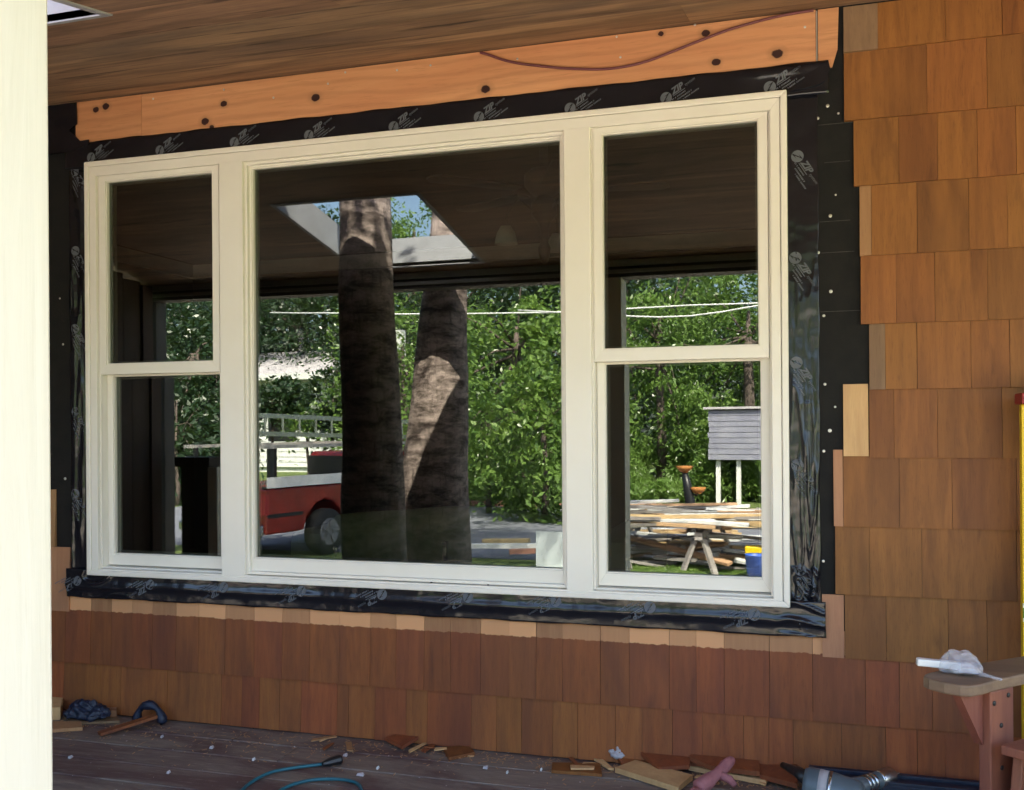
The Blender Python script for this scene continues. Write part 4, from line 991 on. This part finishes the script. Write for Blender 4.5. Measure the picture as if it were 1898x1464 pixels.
ground_poly('shingle_scrap', [(1408,1400),(1478,1402),(1478,1462),(1408,1444)], .014, SR, 'red shingle offcut beside the grey power tool', 'shingle scrap', z=.014, tilt=.3)
ground_poly('board_offcut', [(1140,1432),(1178,1418),(1284,1446),(1262,1464),(1258,1470)], .016, SP, 'pale tapered board offcut lying across the deck front', 'board', z=.004)
ground_poly('splinter', [(1076,1397),(1112,1406),(1138,1428),(1128,1427),(1104,1411)], .006, SP, 'thin bent sliver of pale wood beside the paper', 'splinter', z=.004)
ground_poly('board_offcut', [(1276,1428),(1284,1420),(1420,1446),(1420,1456)], .014, SP, 'pale strip edge under the red offcuts', 'board', z=.002)
ground_poly('shingle_scrap', [(97,1343),(150,1343),(153,1354),(97,1358)], .012, SW, 'pinkish cedar offcut beside the cream post', 'shingle scrap')
ground_poly('shingle_scrap', [(90,1310),(118,1311),(112,1334),(90,1335)], .045, SP, 'pale wood block next to the cream post', 'shingle scrap')
ground_poly('shingle_scrap', [(176,1326),(216,1326),(216,1332),(178,1332)], .030, SW, 'pinkish cedar end behind the navy scrap', 'shingle scrap')
ground_poly('shingle_scrap', [(120,1332),(210,1322),(222,1340),(130,1344)], .008, SG, 'grey brown shingle offcut lying flat at left', 'shingle scrap')
p, q = fp(184,1359,.01), fp(292,1326,.03)
solo('wood_stick', G().beam((*p,.008), (*q,.03), .030, .010), SR, 'dark red stick slanting over the deck at left', 'stick')
# navy scrap
bP = [(116,1332),(122,1322),(150,1318),(180,1322),(202,1328),(204,1336),(180,1338),(150,1336),(125,1337)]
crumple(solo('building_paper_scrap', blob(bP, .01, .055, 9), M['darkcloth'], 'crumpled navy black scrap of tape near the cream post', 'scrap'), .05, .03)
pts = []
for k in range(15):
    a_ = R(-15+k*14); c0 = fp(290,1335,0); pts.append((c0[0]+.052*math.cos(a_), -.03+.0, .01+.055*math.sin(max(0,a_))+.0))
solo('tape_curl', G().tube(pts, [.014+.004*math.sin(k) for k in range(15)], 6), M['darkcloth'], 'curled dark tape offcut standing against the wall', 'scrap', smooth=True)
# paper
crumple(solo('crumpled_paper', blob([(1128,1405),(1130,1396),(1145,1394),(1160,1400),(1162,1408),(1148,1411),(1136,1410)], .012, .055, 21), M['paper'], 'crumpled grey paper standing on the red scraps', 'paper'), .035, .02)
for i, (u, v, s_) in enumerate(((343,1332,12),(392,1386,7),(668,1436,14),(940,1392,10),(640,1400,8),(900,1423,9),(700,1424,4),(130,1404,7),(300,1366,4),(1003,1427,3),(780,1366,5),(590,1350,5),(470,1408,4),(1490,1440,4),(312,1432,5),(940,1432,3))):
    x, y = fp(u, v, .003); w_ = s_*.0009
    g = G().add([(x-w_,y-.004,.001),(x+w_,y-.006,.001),(x+w_*.8,y+.008,.002),(x-w_*.7,y+.006,.001),(x-w_*.6,y-.003,.008),(x+w_*.7,y-.004,.006),(x+w_*.5,y+.005,.010),(x-w_*.5,y+.004,.007)], [(0,3,2,1),(4,5,6,7),(0,1,5,4),(1,2,6,5),(2,3,7,6),(3,0,4,7)])
    solo('paper_scrap', g, M['paper'] if i%3 else M['white'], 'tiny white scrap lying loose on the deck', 'scrap', 'white scraps scattered on the deck')
for k in range(22):
    u = random.uniform(560, 1480); x, y = fp(u, 1352+(u-560)*.075+abs(random.gauss(0, 16)), .003); y = min(y, -.03)
    L = random.uniform(.015,.05); W = random.uniform(.003,.012)
    o = obj('wood_sliver', G().add([(-L,-W,0),(L,-W*.6,0),(L*.9,W,0),(-L*.8,W*.7,0),(-L,-W,.004),(L,-W*.6,.003),(L*.9,W,.003),(-L*.8,W*.7,.005)], [(0,3,2,1),(4,5,6,7),(0,1,5,4),(1,2,6,5),(2,3,7,6),(3,0,4,7)]), (SP, SW, SR)[k%3], None, local=True)
    o.location = (x, y, .0015+.0004*k); o.rotation_euler = (0, random.uniform(-.08,.02), random.uniform(0, 3.1))
    tag(o, ('small pale yellow','small tan','small dark red')[k%3]+' cedar sliver lying on the deck near the wall', 'sliver', 'cedar slivers on the deck')
# sawdust and chips
n = 900; vs = []; fs = []
for k in range(n):
    u = random.uniform(100, 1700); v = 1330+(u-100)*.066+abs(random.gauss(0, 26)); 
    if v > 1500: continue
    x, y = fp(u, v, .002); 
    if y > .0: y = random.uniform(-.08,-.0)
    a_ = random.uniform(0, 3.14); l = random.uniform(.002,.009); w_ = random.uniform(.0008,.002); c, s = math.cos(a_), math.sin(a_); b_ = len(vs); z = random.uniform(.0012,.004)
    vs += [(x-c*l-s*w_, y-s*l+c*w_, z), (x-c*l+s*w_, y-s*l-c*w_, z), (x+c*l+s*w_, y+s*l-c*w_, z+.001), (x+c*l-s*w_, y+s*l+c*w_, z+.001)]; fs.append((b_,b_+1,b_+2,b_+3))
tag(obj('wood_chips', G().add(vs, fs), SP), 'sawdust and small chips of wood strewn over the deck', 'wood chips', kind='stuff')
# cord with its plug
cpts = [(440,1475),(462,1452),(500,1432),(545,1423),(600,1416)]
cord = thing('extension_cord', 'teal extension cord with a black plug end looping on the deck', 'cord', (*fp(600,1416), 0))
def fl(L, z): return [(*fp(u, v, z), z) for u, v in L]
obj('cord', G().tube(smooth_pts(fl(cpts, .007)), .0052, 8), M['teal'], cord, smooth=True)
obj('cord', G().tube(smooth_pts(fl([(500,1480),(530,1459),(575,1446),(625,1444),(658,1450),(670,1464),(664,1482)], .007)), .0052, 8), M['teal'], cord, smooth=True)
a_, b_ = Vector((*fp(598,1416,.012),.012)), Vector((*fp(632,1408,.012),.014))
obj('plug', G().tube([a_, a_.lerp(b_,.35), b_.lerp(a_,.1), b_], [.007,.013,.016,.013], 10), M['black'], cord)
# glove
gx, gy = fp(1330, 1450, .02)
glove = thing('work_glove', 'pink leather work glove flopped over the shingle offcuts', 'glove', (gx, gy, .02))
G0 = Vector((*fp(1290,1470,.02),.03)); G1 = Vector((*fp(1330,1448,.03),.05)); G2 = Vector((*fp(1360,1420,.05),.075))
crumple(obj('glove', G().tube([G0, G0.lerp(G1,.5), G1, G1.lerp(G2,.5), G2], [.024,.025,.015,.018,.014], 10), M['cloth_pink'], glove, smooth=True), .010, .03, 2)
for k, (du, dv) in enumerate(((-18,6),(-8,14),(4,16),(16,8))):
    q = Vector((*fp(1296+du, 1470+dv, .02),.015)); obj('finger', G().tube([G0, G0.lerp(q,.6)+Vector((0,0,.008)), q], [.010,.009,.006], 8), M['cloth_pink'], glove, smooth=True)
obj('thumb', G().tube([G1, G1+Vector((.035,-.01,-.008)), G1+Vector((.05,-.02,-.02))], [.014,.012,.008], 8), M['cloth_pink'], glove, smooth=True)
# black rail case behind the tool
p0, p1 = fp(1500,1430,.0), fp(1815,1455,.0)
g = G().beam((p0[0],-.062,.030),(p1[0]+.02,-.062,.030), .085, .050); g.beam((p0[0],-.030,.058),(p1[0],-.030,.058), .02, .012); g.beam((p0[0],-.094,.058),(p1[0],-.094,.058), .012, .010)
solo('black_rail', g, M['darkcloth'], 'long black metal rail lying along the foot of the wall', 'rail', bev=.002)
# power tool
tx, ty_ = fp(1530, 1450, .06)
tool = thing('power_tool', 'grey power tool with silver chuck and black grip on the deck', 'power tool', (tx, ty_, .0))
A = Vector((*fp(1490,1452,.075),.075)); Bq = Vector((*fp(1600,1478,.06),.060))
obj('body', G().tube([A, A.lerp(Bq,.08), A.lerp(Bq,.5), A.lerp(Bq,.9), Bq], [.040,.047,.046,.040,.030], 20), M['toolgrey'], tool, smooth=True)
k1 = A.lerp(Bq,.42); k2 = A.lerp(Bq,.47)
obj('collar', G().tube([k1, k2], .0475, 20), M['chrome'], tool, smooth=True)
obj('rating_plate', G().tube([A.lerp(Bq,.25), A.lerp(Bq,.40)], .0468, 20), M['paper'], tool, smooth=True)
C0 = Vector((*fp(1570,1462,.065),.062)); C1 = Vector((*fp(1655,1437,.065),.066))
obj('nose', G().tube([C0, C0.lerp(C1,.35), C0.lerp(C1,.5), C0.lerp(C1,.6), C1.lerp(C0,.08), C1], [.030,.022,.019,.023,.024,.016], 16), M['toolgrey'], tool, smooth=True)
for f in (.36,.44,.52): obj('ring', G().tube([C0.lerp(C1,f), C0.lerp(C1,f+.03)], .0235, 14), M['chrome'], tool, smooth=True)
obj('chuck', G().tube([C0.lerp(C1,.66), C0.lerp(C1,.70), C0.lerp(C1,.93), C0.lerp(C1,.97)], [.0245,.0255,.0255,.022], 16), M['chrome'], tool, smooth=True)
obj('bit', G().tube([C1, C1+(C1-C0)*.13], [.006,.003], 8), M['chrome'], tool)
Hn = [Vector((*fp(u, v, .09),.085)) for u, v in ((1496,1440),(1480,1428),(1462,1420),(1450,1414))]
obj('handle', G().tube(Hn, [.020,.016,.011,.008], 10), M['black'], tool, smooth=True)
